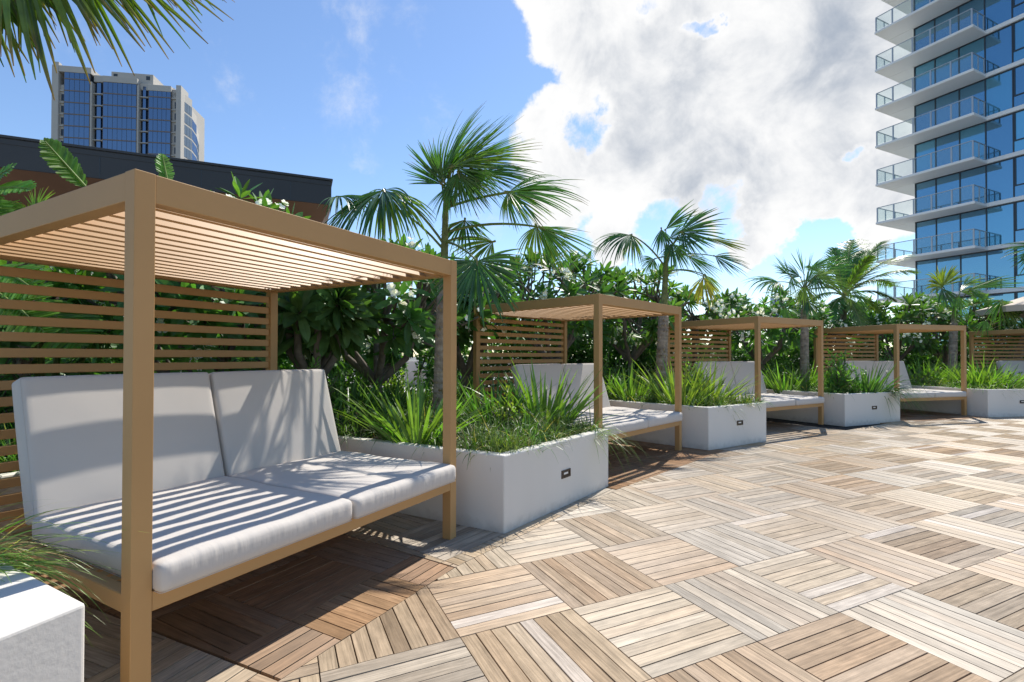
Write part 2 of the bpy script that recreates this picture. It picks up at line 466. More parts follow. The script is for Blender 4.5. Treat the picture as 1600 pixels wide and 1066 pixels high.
# ---------------------------------------------------------------- layout measured from the photograph (metres)
W, D, H, P, BM, RB = 2.039, 2.059, 1.989, .0704, .110, .349
CAB = [(-1.3767, 1.8025, 61.396), (.9514, 5.428, 46.330), (4.1966, 8.4575, 30.380), (8.1126, 10.46, 15.507), (12.62, 11.62, .63)]
def cu(i):  # front and depth axes of cabana i
    a = rad(CAB[i][2]); return np.array([math.cos(a), math.sin(a)]), np.array([-math.sin(a), math.cos(a)])
def cabpt(i, u, v, z=0.0):
    e, n = cu(i); p = np.array(CAB[i][:2]) + u*e + v*n
    return np.array([p[0], p[1], z])
PL = [((-1.87, -.05), (-1.267, 1.487)), ((-.055, 3.66), (.972, 4.997)), ((2.725, 6.887), (3.918, 7.648)),
      ((6.267, 9.349), (7.822, 10.007)), ((10.242, 10.69), (11.94, 10.93))]
# ---------------------------------------------------------------- ground
def sheet(name, pts, z, m, label_kind='structure'):
    b = MB(); b.add([(x, y, z) for x, y in pts], [list(range(len(pts)))])
    o = b.build(name, m); o['kind'] = label_kind; return o
sheet('ground', [(-4000,-4000),(4000,-4000),(4000,4000),(-4000,4000)], -9.0, M['ground'])
sheet('terrace', [(-34,-14),(30,-14),(30,34),(-34,34)], -.045, M['pave'])

# seam lines between the field of deck tiles and the strips in front of cabanas and planters
LINES = []
for i in range(5):
    e, n = cu(i)
    s = .29 if i == 0 else .44
    LINES.append((n, float(n @ cabpt(i, 0, -s)[:2]), CAB[i][2], np.array(CAB[i][:2]) + .105*e + .06*n))
    if i < 4:
        pass
for k in range(5):
    A, B = np.array(PL[k][0]), np.array(PL[k][1]); d = (B-A)/np.linalg.norm(B-A); n = np.array([-d[1], d[0]])
    LINES.append((n, float(n @ (A - .12*n)), math.degrees(math.atan2(d[1], d[0])), A + .0*d))
def clip(poly, n, c):   # keep n.p <= c
    out = []
    for i in range(len(poly)):
        a, b = poly[i], poly[(i+1) % len(poly)]
        da, db = n @ a - c, n @ b - c
        if da <= 0: out.append(a)
        if (da < 0 < db) or (db < 0 < da): out.append(a + (b-a)*(da/(da-db)))
    return out
GAP = .0064
PAL = np.array([(.47,.43,.385),(.45,.345,.245),(.43,.285,.175),(.55,.455,.345),(.33,.235,.155),(.49,.37,.25),(.41,.35,.29)])
PAL = (PAL.mean(0) + .78*(PAL - PAL.mean(0)))*np.array([.95,.925,.85])
def lowf(x, y):
    return .5 + .25*math.sin(.55*x - .8*y + .4) + .25*math.sin(.31*x + .47*y + 2.1)
deck = MB()
def planks(org, ang, irange, jrange, cell):
    a = rad(ang); ei = np.array([math.cos(a), math.sin(a)]); ej = np.array([math.sin(a), -math.cos(a)])
    S = .6096; pw = S/8
    bay = cell is not None
    for i in range(*irange):
        for j in range(*jrange):
            c0 = org + (i+.5)*S*ei + (j+.5)*S*ej
            ds = [n @ c0 - c for n, c, _, _ in LINES]
            if not bay:
                if max(ds) > .5: continue
            else:
                if ds[cell] < -.5 or ds[cell] > 2.9 or max(ds) > ds[cell] + .9: continue
            along = (i + j) % 2 == 0
            g = lowf(*c0)
            pw_ = np.array([.55*g+.1, .30, .34*(1-g)+.1, .26, .16, .25, .35*g])
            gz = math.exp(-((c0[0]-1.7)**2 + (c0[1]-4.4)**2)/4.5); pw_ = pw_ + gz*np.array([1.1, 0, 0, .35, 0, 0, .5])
            if bay and cell < 5: pw_ = np.array([.06, .22, .40, .03, .50, .12, .08])  # bay browns: less bleached wood, with the cabana shade mixed in
            pw_ /= pw_.sum()
            tile = PAL[rng.choice(7, p=pw_)] * rng.uniform(.9, 1.08)
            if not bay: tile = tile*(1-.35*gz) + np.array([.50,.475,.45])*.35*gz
            for k in range(8):
                if along: x0, x1, y0, y1 = i*S+.002, (i+1)*S-.002, j*S+k*pw+GAP/2, j*S+(k+1)*pw-GAP/2
                else: x0, x1, y0, y1 = i*S+k*pw+GAP/2, i*S+(k+1)*pw-GAP/2, j*S+.002, (j+1)*S-.002
                poly = [org + x*ei + y*ej for x, y in ((x0,y0),(x0,y1),(x1,y1),(x1,y0))]
                if not bay:
                    if max(ds) > -.5:
                        for n, c, _, _ in LINES:
                            poly = clip(poly, n, c-.002)
                            if len(poly) < 3: break
                else:
                    nb, cb = LINES[cell][0], LINES[cell][1]
                    poly = clip(poly, -nb, -(cb+.002))
                    for q, (n, c, _, _) in enumerate(LINES):
                        if q == cell or len(poly) < 3: continue
                        poly = clip(poly, n-nb, c-cb-.001)
                if len(poly) < 3: continue
                poly = np.array(poly); nn = len(poly)
                ar = .5*abs(np.sum(poly[:,0]*np.roll(poly[:,1],-1) - poly[:,1]*np.roll(poly[:,0],-1)))
                if ar < 2e-4: continue
                mixc = PAL[rng.choice(7, p=pw_)]
                col = (tile*.68 + mixc*.32) * rng.uniform(.84, 1.14)
                if bay and cell < 5: col = col*np.array([.86,.73,.65])  # shade under the cabanas painted in as a darker, redder plank colour
                if rng.random() < .06: col = col*.8
                if rng.random() < .035 and not bay: col = col*.4 + np.array([.62,.56,.50])*.6
                z = rng.uniform(-.0012, .0012)
                q = poly - org
                l1, l2 = q @ ei, q @ ej
                uv = np.stack([l1, l2] if along else [l2, l1], 1) + rng.uniform(0, 40, 2)
                top = np.concatenate([poly, np.full((nn,1), z)], 1); bot = np.concatenate([poly, np.full((nn,1), -.024)], 1)
                deck.add(np.concatenate([top, bot]), [list(range(nn))], col, np.concatenate([uv, uv]))
                idx = np.arange(nn); nx = (idx+1) % nn
                base = deck.n - 2*nn
                deck.f.append(np.stack([idx, idx+nn, nx+nn, nx], 1) + base); deck.mi.append(np.zeros(nn))
FO = np.array([.3126, 2.5788])
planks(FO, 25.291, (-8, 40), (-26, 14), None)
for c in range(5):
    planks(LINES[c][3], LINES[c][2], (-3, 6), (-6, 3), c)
for c in range(5, 10):
    planks(LINES[c][3], LINES[c][2], (-3, 6), (-4, 3), c)
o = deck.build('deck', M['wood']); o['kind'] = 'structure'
sheet('deck_substrate', [(-9,-9),(26,-9),(26,16),(-9,16)], -.030, M['subdeck'])

# ---------------------------------------------------------------- planters
def poly_offset(poly, t):
    n = len(poly); out = []
    for i in range(n):
        p0, p1, p2 = poly[i-1], poly[i], poly[(i+1) % n]
        d1 = (p1-p0)/np.linalg.norm(p1-p0); d2 = (p2-p1)/np.linalg.norm(p2-p1)
        n1 = np.array([-d1[1], d1[0]]); n2 = np.array([-d2[1], d2[0]])
        k = (n1+n2)/(1+n1@n2); out.append(p1 + k*t)
    return out
def wall_loop(poly, h, t, z0=-.02):
    b = MB(); ins = poly_offset(poly, t); n = len(poly)
    v = [(*p, z0) for p in poly] + [(*p, h) for p in poly] + [(*p, h) for p in ins] + [(*p, h-.3) for p in ins]
    f = []
    for i in range(n):
        j = (i+1) % n
        f += [(i, j, n+j, n+i), (n+i, n+j, 2*n+j, 2*n+i), (2*n+i, 2*n+j, 3*n+j, 3*n+i)]
    b.add(v, np.array(f)); return b, ins
SOILZ = .50
PPOLY = []
def side_axis(k, which):
    if which == 'A':
        if k == 0: a = rad(76.4); return np.array([-math.sin(a), math.cos(a)])
        return cu(k-1)[1]
    return cu(k)[1] if k < 5 else cu(4)[1]
ords = ['the near one at the lower left corner', 'the first whole one beside the nearest cabana', 'between the second and third cabanas', 'between the third and fourth cabanas', 'the last one at the right edge']
plabel = ['white stucco planter with long grass cut off by the lower left corner',
          'large white stucco planter between the nearest and second cabanas',
          'white stucco planter between the second and third cabanas',
          'white stucco planter between the third and fourth cabanas, grass hanging over its face',
          'white stucco planter cut off by the right edge, beyond the fourth cabana']
lightz = [.28, .28, .33, .305, .32]
for k in range(5):
    A, B = np.array(PL[k][0]), np.array(PL[k][1])
    va, vb = side_axis(k, 'A'), side_axis(k, 'B')
    poly = [A, B, B + 3.7*vb, A + 3.7*va]
    hgt = [.571, .571, .592, .592, .592][k]
    root = empty('planter', (*A, 0))
    b, ins = wall_loop([p - A for p in poly], hgt, .22 if k == 0 else .095)
    b.build('planter_wall', M['stucco'], root, bevel=.012, seg=3)
    s = MB(); s.add([(*p, SOILZ) for p in [q for q in ins]], [[0,1,2,3]]); s.build('soil', M['soil'], root)
    PPOLY.append([p + A for p in ins])
    d = (B-A)/np.linalg.norm(B-A); nn = np.array([-d[1], d[0]])
    c = (B-A)*.512
    Mx = np.eye(4); Mx[:2,0] = d; Mx[:2,1] = nn; Mx[:2,3] = c; Mx[2,3] = lightz[k]
    lb = MB(); w, h2, t = .072, .034, .013
    lb.box((-w,-.008,-h2),(w,.01,-h2+t), Mx); lb.box((-w,-.008,h2-t),(w,.01,h2), Mx)
    lb.box((-w,-.008,-h2+t),(-w+t*1.3,.01,h2-t), Mx); lb.box((w-t*1.3,-.008,-h2+t),(w,.01,h2-t), Mx)
    lb.box((-w+t*1.3,-.003,-h2+t),(w-t*1.3,.01,h2-t), Mx)
    sl = lb.build('step_light', M['bronze'], root)
    ls = MB(); ls.box((-.036,-.0055,-.004),(.030,.0,.012), Mx); ls.build('lens', M['lens'], sl)
    tag(root, plabel[k], 'planter', 'white planters between the cabanas')
RPOLY = []
rl = ['behind the nearest cabana', 'behind the second cabana', 'behind the third cabana', 'behind the fourth cabana', 'behind the cabana at the right edge']
for i in range(5):
    e, n = cu(i)
    g0 = -.16 if i == 0 else -.22
    poly = [cabpt(i, g0, 2.16)[:2], cabpt(i, 2.16, 2.16)[:2], cabpt(i, 2.16, 3.75)[:2], cabpt(i, g0, 3.75)[:2]]
    org = poly[0]
    root = empty('rear_planter', (*org, 0))
    b, ins = wall_loop([p-org for p in poly], .56, .095); b.build('planter_wall', M['stucco'], root, bevel=.012, seg=2)
    s = MB(); s.add([(*p, SOILZ-.006) for p in ins], [[0,1,2,3]]); s.build('soil', M['soil'], root)
    RPOLY.append([p+org for p in ins])
    tag(root, 'low white planter wall ' + rl[i] + ', seen below its slatted screen', 'planter', 'low planters behind the cabanas')

# ---------------------------------------------------------------- cabanas
nth = ['nearest', 'second', 'third', 'fourth', 'fifth']
def make_cabana():
    r = empty('cabana')
    for (u, v) in ((0,0),(W-P,0),(0,D-P),(W-P,D-P)):
        b = MB(); b.box((u,v,0),(u+P,v+P,H)); b.box((u-.004+.01,v-.004+.01,-.001),(u+P-.006,v+P-.006,.004))
        b.build('post', M['metal'], r, bevel=.003, seg=2)
    e = .0015
    for lo, hi in (((P,e,H-BM),(W-P,P-e,H-e)), ((P,D-P+e,H-BM),(W-P,D-e,H-e)), ((e,P,H-BM),(P-e,D-P,H-e)), ((W-P+e,P,H-BM),(W-e,D-P,H-e))):
        b = MB(); b.box(lo, hi); b.build('beam', M['metal'], r, bevel=.003, seg=2)
    b = MB(); th = rad(50); n = 15; pitch = (D-2*P)/n
    for k in range(n):
        c = np.array([0, P + (k+.5)*pitch, H-.068])
        Mx = np.eye(4); Mx[:3,1] = (0, math.cos(th), math.sin(th)); Mx[:3,2] = (0, -math.sin(th), math.cos(th)); Mx[:3,3] = c
        b.box((P+.001,-.050,-.0058),(W-P-.001,.050,.0058), Mx)
    b.build('roof_louvers', M['metal'], r)
    b = MB()
    for k in range(18):
        z1 = H-BM-.042 - k*.0977
        b.box((P,D-.05,z1-.057),(W-P,D-.026,z1))
    b.build('back_screen', M['metal'], r, bevel=.003)
    b = MB()
    b.box((P,.0015,RB),(W-P,.052,RB+.075))
    for u0 in (.008, W-.058): b.box((u0,P,RB+.002),(u0+.05,D-P,RB+.073))
    b.box((.058,1.30,RB+.004),(W-.058,1.35,RB+.071))
    b.box((W/2-.025,.052,RB+.004),(W/2+.025,1.30,RB+.06))
    b.build('seat_frame', M['metal'], r, bevel=.003)
    b = MB()
    for k in range(14):
        b.box((.059+.0, .062+k*.088, RB+.0605),(W-.059,.062+k*.088+.06,RB+.0705))
    b.build('seat_slats', M['metal'], r)
    b = MB(); tl = rad(16)
    for u0 in (.25, .78, 1.22, 1.75):
        a = np.array([u0, 1.235, RB+.07]); bq = a + np.array([0, math.sin(tl), math.cos(tl)])*.66
        b.bar(a, bq, .03, .02, (1,0,0))
    for hh in (.2, .6):
        a = np.array([.12, 1.235+math.sin(tl)*hh, RB+.07+math.cos(tl)*hh]); b.bar(a, a+np.array([W-.24,0,0]), .02, .02)
    b.build('back_rest_frame', M['metal'], r)
    return r
proto = make_cabana()
clab = ['large tan metal cabana with slatted roof, nearest, cut off by the left edge',
        'tan metal slatted cabana second from the left, behind the large white planter',
        'tan metal slatted cabana third from the left, in the middle of the row',
        'tan metal slatted cabana fourth from the left, near the right side',
        'tan slatted screen cabana cut off by the right edge of the photo']
cab_o = []
for i, (x, y, a) in enumerate(CAB):
    o = proto if i == 0 else copy_tree(proto)
    o.location = (x, y, 0); o.rotation_euler = (0, 0, rad(a))
    tag(o, clab[i], 'cabana', 'cabanas along the deck'); cab_o.append(o)

def cushion_bm(sx, sy, sz, r, puff, n=30, seed=0):
    """soft box: x width, y depth, z thickness, centred; returns verts, faces"""
    rg = np.random.default_rng(seed)
    t = np.sin(np.linspace(-1, 1, n) * np.pi/2)
    tz = np.sin(np.linspace(-1, 1, 8) * np.pi/2)
    hx, hy, hz = sx/2, sy/2, sz/2
    verts = {}; V = []; Fc = []
    def vid(x, y, z):
        k = (round(x,5), round(y,5), round(z,5))
        if k not in verts:
            verts[k] = len(V); V.append(k)
        return verts[k]
    def face(us, vs, fn):
        for a in range(len(us)-1):
            for b_ in range(len(vs)-1):
                Fc.append([vid(*fn(us[a], vs[b_])), vid(*fn(us[a+1], vs[b_])), vid(*fn(us[a+1], vs[b_+1])), vid(*fn(us[a], vs[b_+1]))])
    face(t, t, lambda a, b_: (a, b_, 1)); face(t, t, lambda a, b_: (b_, a, -1))
    face(t, tz, lambda a, b_: (a, -1, b_)); face(tz, t, lambda a, b_: (b_, 1, a))
    face(tz, t, lambda a, b_: (-1, b_, a)) if False else face(tz, t, lambda a, b_: (-1, b_, a))
    face(t, tz, lambda a, b_: (1, a, b_))
    V = np.array(V, float); q = V.copy()
    half = np.array([hx, hy, hz]); p = V * half
    inner = np.clip(p, -(half-r), half-r); d = p - inner; L = np.linalg.norm(d, axis=1)
    k = L > 1e-9
    p[k] = inner[k] + d[k]/L[k][:,None]*r
    bx, by = 1 - np.abs(q[:,0])**3, 1 - np.abs(q[:,1])**3
    p[:,2] += np.where(q[:,2] > .3, 1, np.where(q[:,2] < -.3, -.25, 0)) * puff * bx * by
    bz = 1 - q[:,2]**2
    p[:,1] += np.where(np.abs(q[:,1]) > .99, np.sign(q[:,1]), 0) * puff*.45 * bx * bz
    p[:,0] += np.where(np.abs(q[:,0]) > .99, np.sign(q[:,0]), 0) * puff*.35 * by * bz
    ph = rg.uniform(0, 6, 4)
    p[:,2] += (1 if sy > 1 else .15)*(.0035*np.sin(p[:,0]*9+ph[0])*np.sin(p[:,1]*7+ph[1]) + .002*np.sin(p[:,0]*23+p[:,1]*17+ph[2])) * (q[:,2] > 0)
    return p, np.array(Fc)
def cushion(name, size, r, puff, seed):
    root = MB(); v, f = cushion_bm(*size, r, puff, seed=seed); root.add(v, f)
    o = root.build(name, M['fabric'], smooth=True)
    # recalc normals
    bm = bmesh.new(); bm.from_mesh(o.data); bmesh.ops.recalc_face_normals(bm, faces=bm.faces); bm.to_mesh(o.data); bm.free()
    for p in o.data.polygons: p.use_smooth = True
    hx, hy, hz = size[0]/2, size[1]/2, size[2]/2
    pb = MB(); rr = r*.55
    for sz in ((-1,) if 'seat' in name else (1, -1)):
        a = np.linspace(0, 2*np.pi, 65)
        pts = []
        for cx, cy, a0 in ((hx-rr-.006, hy-rr-.006, 0), (-hx+rr+.006, hy-rr-.006, 90), (-hx+rr+.006, -hy+rr+.006, 180), (hx-rr-.006, -hy+rr+.006, 270)):
            for t_ in np.linspace(0, 90, 6):
                q = rad(a0 + t_); pts.append((cx + rr*math.cos(q), cy + rr*math.sin(q), sz*(hz-.007)))
        pts.append(pts[0]); pts = np.array(pts)
        fine = [pts[0]]
        for q0, q1 in zip(pts[:-1], pts[1:]):
            m_ = max(1, int(np.linalg.norm(q1-q0)/.12))
            for k in range(1, m_+1): fine.append(q0 + (q1-q0)*k/m_)
        pb.tube(fine, .0013, 5, cap=False)
    pb.build('piping', M['fabric'], o, smooth=True)
    return o
c_seat = cushion('seat_cushion', (.955, 1.15, .118), .030, .006, 3)
c_back = cushion('back_cushion', (.945, .735, .12), .024, .010, 5)
wh = ['in the nearest cabana', 'in the second cabana from the left', 'in the third cabana from the left', 'in the fourth cabana from the left', 'in the cabana at the right edge']
first = True
for i in range(5):
    Rz = Matrix.Translation((CAB[i][0], CAB[i][1], 0)) @ Matrix.Rotation(rad(CAB[i][2]), 4, 'Z')
    for s, (u, side) in enumerate(((.548, 'left'), (1.511, 'right'))):
        jit = [0, .004, -.006, .005, -.003][i]
        ms = Rz @ Matrix.Translation((u, .53+jit, RB+.124)) @ Matrix.Rotation(rad([.3,-.4,.6,-.2,.2][i]), 4, 'Z')
        tl = 16 + [0, .8, -.8, .5, 0][i] + (0.6 if s else 0)
        mb_ = Rz @ Matrix.Translation((u+.004, 1.150+jit, RB+.128)) @ Matrix.Rotation(rad(90-tl), 4, 'X') @ Matrix.Translation((0, .3675, -.0))
        cs = c_seat if first and s == 0 else copy_tree(c_seat)
        cb = c_back if first and s == 0 else copy_tree(c_back)
        cs.matrix_world = ms; cb.matrix_world = mb_
        extra = ' striped with roof shadows' if i == 0 and s == 0 else ''
        tag(cs, f'{side} off-white seat cushion{extra} {wh[i]}', 'cushion', 'seat cushions of the cabanas')
        tag(cb, f'{side} off-white back cushion leaning {wh[i]}', 'cushion', 'back cushions of the cabanas')
        if s == 1: first = False

# ---------------------------------------------------------------- plants
def norm(a): return a / (np.linalg.norm(a, axis=-1, keepdims=True) + 1e-12)
def strips(mb, base, dirs, nrm, length, width, K=6, grav=0.5, gpow=1.5, wind=(0,0,0), prof=None, fold=.3, col=(.05,.12,.03), tip=None, tipstart=.8, twist=0.0):
    """N leaf strips grown together. base/dirs/nrm (N,3), length/width (N,). Three verts across."""
    n = len(base); base = np.asarray(base, float); d = norm(np.asarray(dirs, float)); nr = np.asarray(nrm, float)
    length = np.broadcast_to(length, (n,)).astype(float); width = np.broadcast_to(width, (n,)).astype(float)
    grav = np.broadcast_to(grav, (n,)).astype(float)
    wind = np.asarray(wind, float)
    p = base.copy(); rows = []; side = norm(np.cross(d, nr))
    ts = np.linspace(0, 1, K+1)
    for k, t in enumerate(ts):
        w = (prof(t) if prof else math.sin(math.pi*min(1, t*.9+.1))**.7) * width * .5
        g = (t**gpow)
        dk = norm(d + g*(grav[:,None]*np.array([0,0,-1.]) + wind))
        sd = side - (side*dk).sum(1, keepdims=True)*dk
        sd = norm(sd); nk = np.cross(sd, dk)
        rows.append(np.stack([p - sd*w[:,None], p - nk*(w*fold)[:,None], p + sd*w[:,None]], 1))
        if k < K: p = p + dk*(length/K)[:,None]
    V = np.stack(rows, 1)                     # n,K+1,3,3
    c = np.asarray(col, float)
    if c.ndim == 1: c = np.tile(c, (n,1))
    C = np.repeat(c[:,None], K+1, 1)
    if tip is not None:
        tp = np.clip((ts - tipstart)/(1-tipstart+1e-6), 0, 1)[None,:,None]
        tipc = np.asarray(tip, float)
        if tipc.ndim == 1: tipc = np.tile(tipc, (n,1))
        C = C*(1-tp) + tipc[:,None]*tp
    C = np.repeat(C[:,:,None], 3, 2)
    vi = np.arange(n*(K+1)*3).reshape(n, K+1, 3)
    f = np.concatenate([np.stack([vi[:,:-1,j], vi[:,:-1,j+1], vi[:,1:,j+1], vi[:,1:,j]], -1).reshape(-1,4) for j in (0,1)])
    mb.add(V.reshape(-1,3), f, C.reshape(-1,3))
def jcol(c, n, v=.25, hue=.12):
    c = np.asarray(c, float)
    return np.clip(c * rng.uniform(1-v, 1+v, (n,1)) * rng.uniform(1-hue, 1+hue, (n,3)), .002, 1)
def ortho(a, n):
    a = norm(np.asarray(a, float)); n = np.asarray(n, float); n = norm(n - (n@a)*a); return a, n

UP = np.array([0,0,1.])
FANG = (.040, .098, .030)
def fan_leaf(mb, hub, axis, nrm, L, spread=200, nseg=40, droop=.5, fuse=.42, wind=(0,0,0), col=FANG, brown=.35, ragged=.28, cup=0.0):
    fuse = fuse*.92
    axis, nrm = ortho(axis, nrm); side = np.cross(axis, nrm)
    th = np.radians(np.linspace(-spread/2, spread/2, nseg)); dth = abs(th[1]-th[0])
    th = th + rng.normal(0, dth*.08, nseg)
    d = np.cos(th)[:,None]*axis + np.sin(th)[:,None]*side + cup*np.abs(np.sin(th))[:,None]*nrm
    L_ = L*1.08*(1-.30*(np.abs(th)/(rad(spread)/2))**2)*rng.uniform(1-ragged, 1, nseg)
    d = d + rng.normal(0, .045, (nseg,3))
    wf = 2*math.tan(dth/2)*fuse*1.55
    def prof(t):
        return (t/fuse) if t <= fuse else max(0.03, (1-(t-fuse)/(1-fuse)))**.62
    cols = jcol(col, nseg, .16, .06)
    tips = np.where(rng.random((nseg,1)) < brown, np.array([[.20,.12,.055]])*rng.uniform(.5,1.3,(nseg,1)), cols)
    strips(mb, np.tile(hub, (nseg,1)), d, np.tile(nrm, (nseg,1)), L_, L_*wf, K=11, grav=droop*rng.uniform(.6,1.9,nseg)+.06, gpow=1.8, wind=wind, prof=prof, fold=.55, col=cols, tip=tips, tipstart=.78)
    # hastula
    mb.tube([hub-axis*.03, hub+axis*.05], [.014,.006], 6, np.array([.16,.17,.06]))
def petiole(mb, a, b, sag=.15, r=.009, col=(.13,.16,.05)):
    a = np.array(a, float); b = np.array(b, float); t = np.linspace(0,1,9)[:,None]
    L = np.linalg.norm(b-a)
    c = a*.5+b*.5 + UP*sag*L
    p = (1-t)**2*a + 2*t*(1-t)*c + t**2*b
    mb.tube(p, np.linspace(r*1.6, r*.8, 9), 6, np.asarray(col))
    return norm(p[-1]-p[-2])
def trunk(pts, r0, r1, name, parent, green_from=None, k=14):
    pts = np.asarray(pts, float)
    t = np.linspace(0,1,len(pts)); tt = np.linspace(0,1,90)
    path = np.stack([np.interp(tt, t, pts[:,j]) for j in range(3)], 1)
    # smooth
    for _ in range(20): path[1:-1] = (path[:-2]+2*path[1:-1]+path[2:])/4
    r = np.linspace(r0, r1, 90)*(1+.10*((np.arange(90)*.5) % 1.0)+rng.normal(0,.02,90))
    col = np.tile(np.array([.33,.265,.205]), (90,1))*rng.uniform(.75,1.15,(90,1))
    if green_from is not None:
        g = np.clip((tt-green_from)/.08, 0, 1)[:,None]; col = col*(1-g) + np.array([.17,.19,.07])*g
        r = np.where(tt > green_from, np.linspace(r0, r1, 90)*(.75-.25*(tt-green_from)/(1-green_from)), r)
    b = MB(); b.tube(path, r, k, col)
    # ragged old leaf bases
    m_ = 120; ii = rng.integers(4, int(88*(green_from or 1)), m_); a = rng.uniform(0, 2*np.pi, m_)
    dr = np.stack([np.cos(a), np.sin(a), np.full(m_, 1.2)], 1)
    strips(b, path[ii] + dr*np.array([1,1,0])*r[ii][:,None]*.9, dr, np.stack([-np.cos(a),-np.sin(a),np.ones(m_)*.3],1), rng.uniform(.03,.07,m_), .03, K=2, grav=0, col=jcol((.30,.23,.16), m_))
    return b.build(name, M['bark'], parent, smooth=False)
def fan_palm(label, base, crown, leaves, Y, trunk_r=(.085,.05), green=.62, mids=(), names='fan_palm', wind=(.35,.0,.02), group='fan palms behind the cabanas'):
    """leaves: hub px, tip px, dY hub, dY tip, normal(world), L scale, spread, droop, colour"""
    base = np.array(base, float); root = empty(names, base)
    tag(root, label, 'palm tree', group)
    crown = np.array(crown, float)
    pts = [base] + [np.array(m_, float) for m_ in mids] + [crown]
    trunk([p-base for p in pts], *trunk_r, 'trunk', root, green)
    for lf in leaves:
        hp, tp, dh, dt, nr, sp, dr, col = lf[:8]
        opt = lf[8] if len(lf) > 8 else {}
        hub = at(hp[0], hp[1], Y+dh); tip = at(tp[0], tp[1], Y+dt)
        b = MB()
        L = np.linalg.norm(tip-hub)*opt.get('ls', 1.0)
        st = crown - UP*opt.get('low', .1)
        if np.linalg.norm(hub-st) > .06: petiole(b, st-base, hub-base, opt.get('sag', .12))
        fan_leaf(b, hub-base, tip-hub, nr, L, sp, int(opt.get('n', int(sp/5.2)+4)*1.15), dr, opt.get('fuse', .42), opt.get('wind', wind), col, opt.get('brown', .3), cup=opt.get('cup', 0))
        b.build('frond', M['fan'], root, smooth=False)
    return root
DG, MG, YG, YY = (.042,.105,.040), (.070,.160,.036), (.14,.215,.040), (.27,.24,.035)
TC = np.array([0,-1.,.15])     # a blade facing the deck
Y1 = 5.1
b1 = np.array([at(688, 600, Y1)[0], Y1, .48])
fan_palm('tall windswept fan palm behind the nearest cabana and large planter', b1, at(696, 318, Y1), [
    ((690,285),(728,158),.0,-.15,(-.85,-.5,.25),120,.0,MG,{'fuse':.45,'wind':(.5,0,-.1),'ls':1.05,'n':30,'cup':.15}),
    ((694,282),(758,172),.15,.1,(-.8,-.6,.4),105,.05,DG,{'fuse':.45,'wind':(.5,0,-.05),'n':28,'cup':.1}),
    ((700,275),(806,172),.05,-.2,(-.75,-.35,.8),110,.0,(.065,.14,.03),{'fuse':.42,'wind':(.25,0,.15),'n':28}),
    ((703,268),(826,200),-.15,-.3,(-.5,-.5,.9),95,.12,MG,{'fuse':.42,'wind':(.3,0,.05),'n':26}),
    ((706,258),(846,222),-.25,-.45,(-.2,-.6,.9),90,.25,YG,{'fuse':.42,'wind':(.3,0,0)}),
    ((704,262),(790,232),-.35,-.5,(-.1,-.9,.45),80,.3,(.09,.16,.035),{'fuse':.42,'wind':(.3,0,0)}),
    ((716,272),(735,335),-.35,-.45,(.1,-1,.3),120,.5,(.07,.14,.03),{'fuse':.36}),
    ((725,280),(775,318),-.2,-.3,(.3,-.9,.5),110,.6,DG,{'fuse':.36}),
    ((745,272),(845,262),.1,.2,(0,-.7,.8),90,.4,DG,{'fuse':.42}),
    ((710,262),(850,246),.25,.4,(0,-.9,.6),80,.35,DG,{'fuse':.4}),
    ((690,288),(636,232),-.2,-.35,(-.5,-1,.2),88,.12,DG,{'fuse':.45,'wind':(.12,0,0)}),
    ((694,285),(668,222),-.3,-.5,(-.5,-1,.1),80,.15,DG,{'fuse':.5}),
    ((718,268),(766,330),-.25,-.4,(.3,-1,.4),150,.5,DG,{'fuse':.35}),
    ((700,292),(690,345),-.3,-.45,(-.2,-1,.2),90,.3,MG,{'fuse':.35,'wind':(.1,0,0)}),
    ((735,262),(800,310),-.1,-.1,(.2,-.8,.7),110,.6,MG,{'fuse':.35}),
    ((795,300),(915,291),-.35,-.6,(0,-.75,.7),150,.62,MG,{'low':.05,'sag':.05,'fuse':.38}),
    ((792,302),(850,352),-.4,-.5,(.3,-1,.2),130,.5,YG,{'low':.05,'sag':.05,'fuse':.38}),
    ((598,298),(570,312),.0,-.1,(-.2,-.5,1),200,1.6,DG,{'low':.45,'sag':.25,'ls':4.6,'wind':(.05,-.05,0),'fuse':.4}),
    ((600,300),(620,330),-.1,-.2,(.1,-1,.5),120,1.3,YG,{'low':.45,'sag':.25,'ls':2.6,'wind':(0,0,0)}),
    ((528,308),(545,306),.1,.0,(0,-.4,1),150,1.5,DG,{'low':.5,'sag':.3,'ls':3.2,'wind':(0,0,0)}),
    ((745,408),(758,512),-.55,-.75,(.05,-1,.35),215,.35,DG,{'low':.4,'sag':.1,'wind':(.08,0,0),'fuse':.55,'ls':.95}),
    ((726,345),(722,402),.1,.0,(-.1,-1,.4),170,.8,DG,{'low':.3,'sag':.2,'wind':(.05,0,0)}),
    ((838,354),(868,425),-.1,-.2,(.2,-1,.5),150,.75,YG,{'low':.3,'sag':.12,'fuse':.36}),
    ((845,356),(935,418),-.15,-.25,(.2,-.8,.6),110,.4,MG,{'low':.3,'sag':.12,'fuse':.36}),
    ((770,378),(700,398),.2,.1,(0,-1,.6),140,.7,YG,{'low':.4,'sag':.2}),
], Y1, (.085,.055), .60)
Y2 = 8.3
b2 = np.array([at(1031, 600, Y2)[0], Y2, .48])
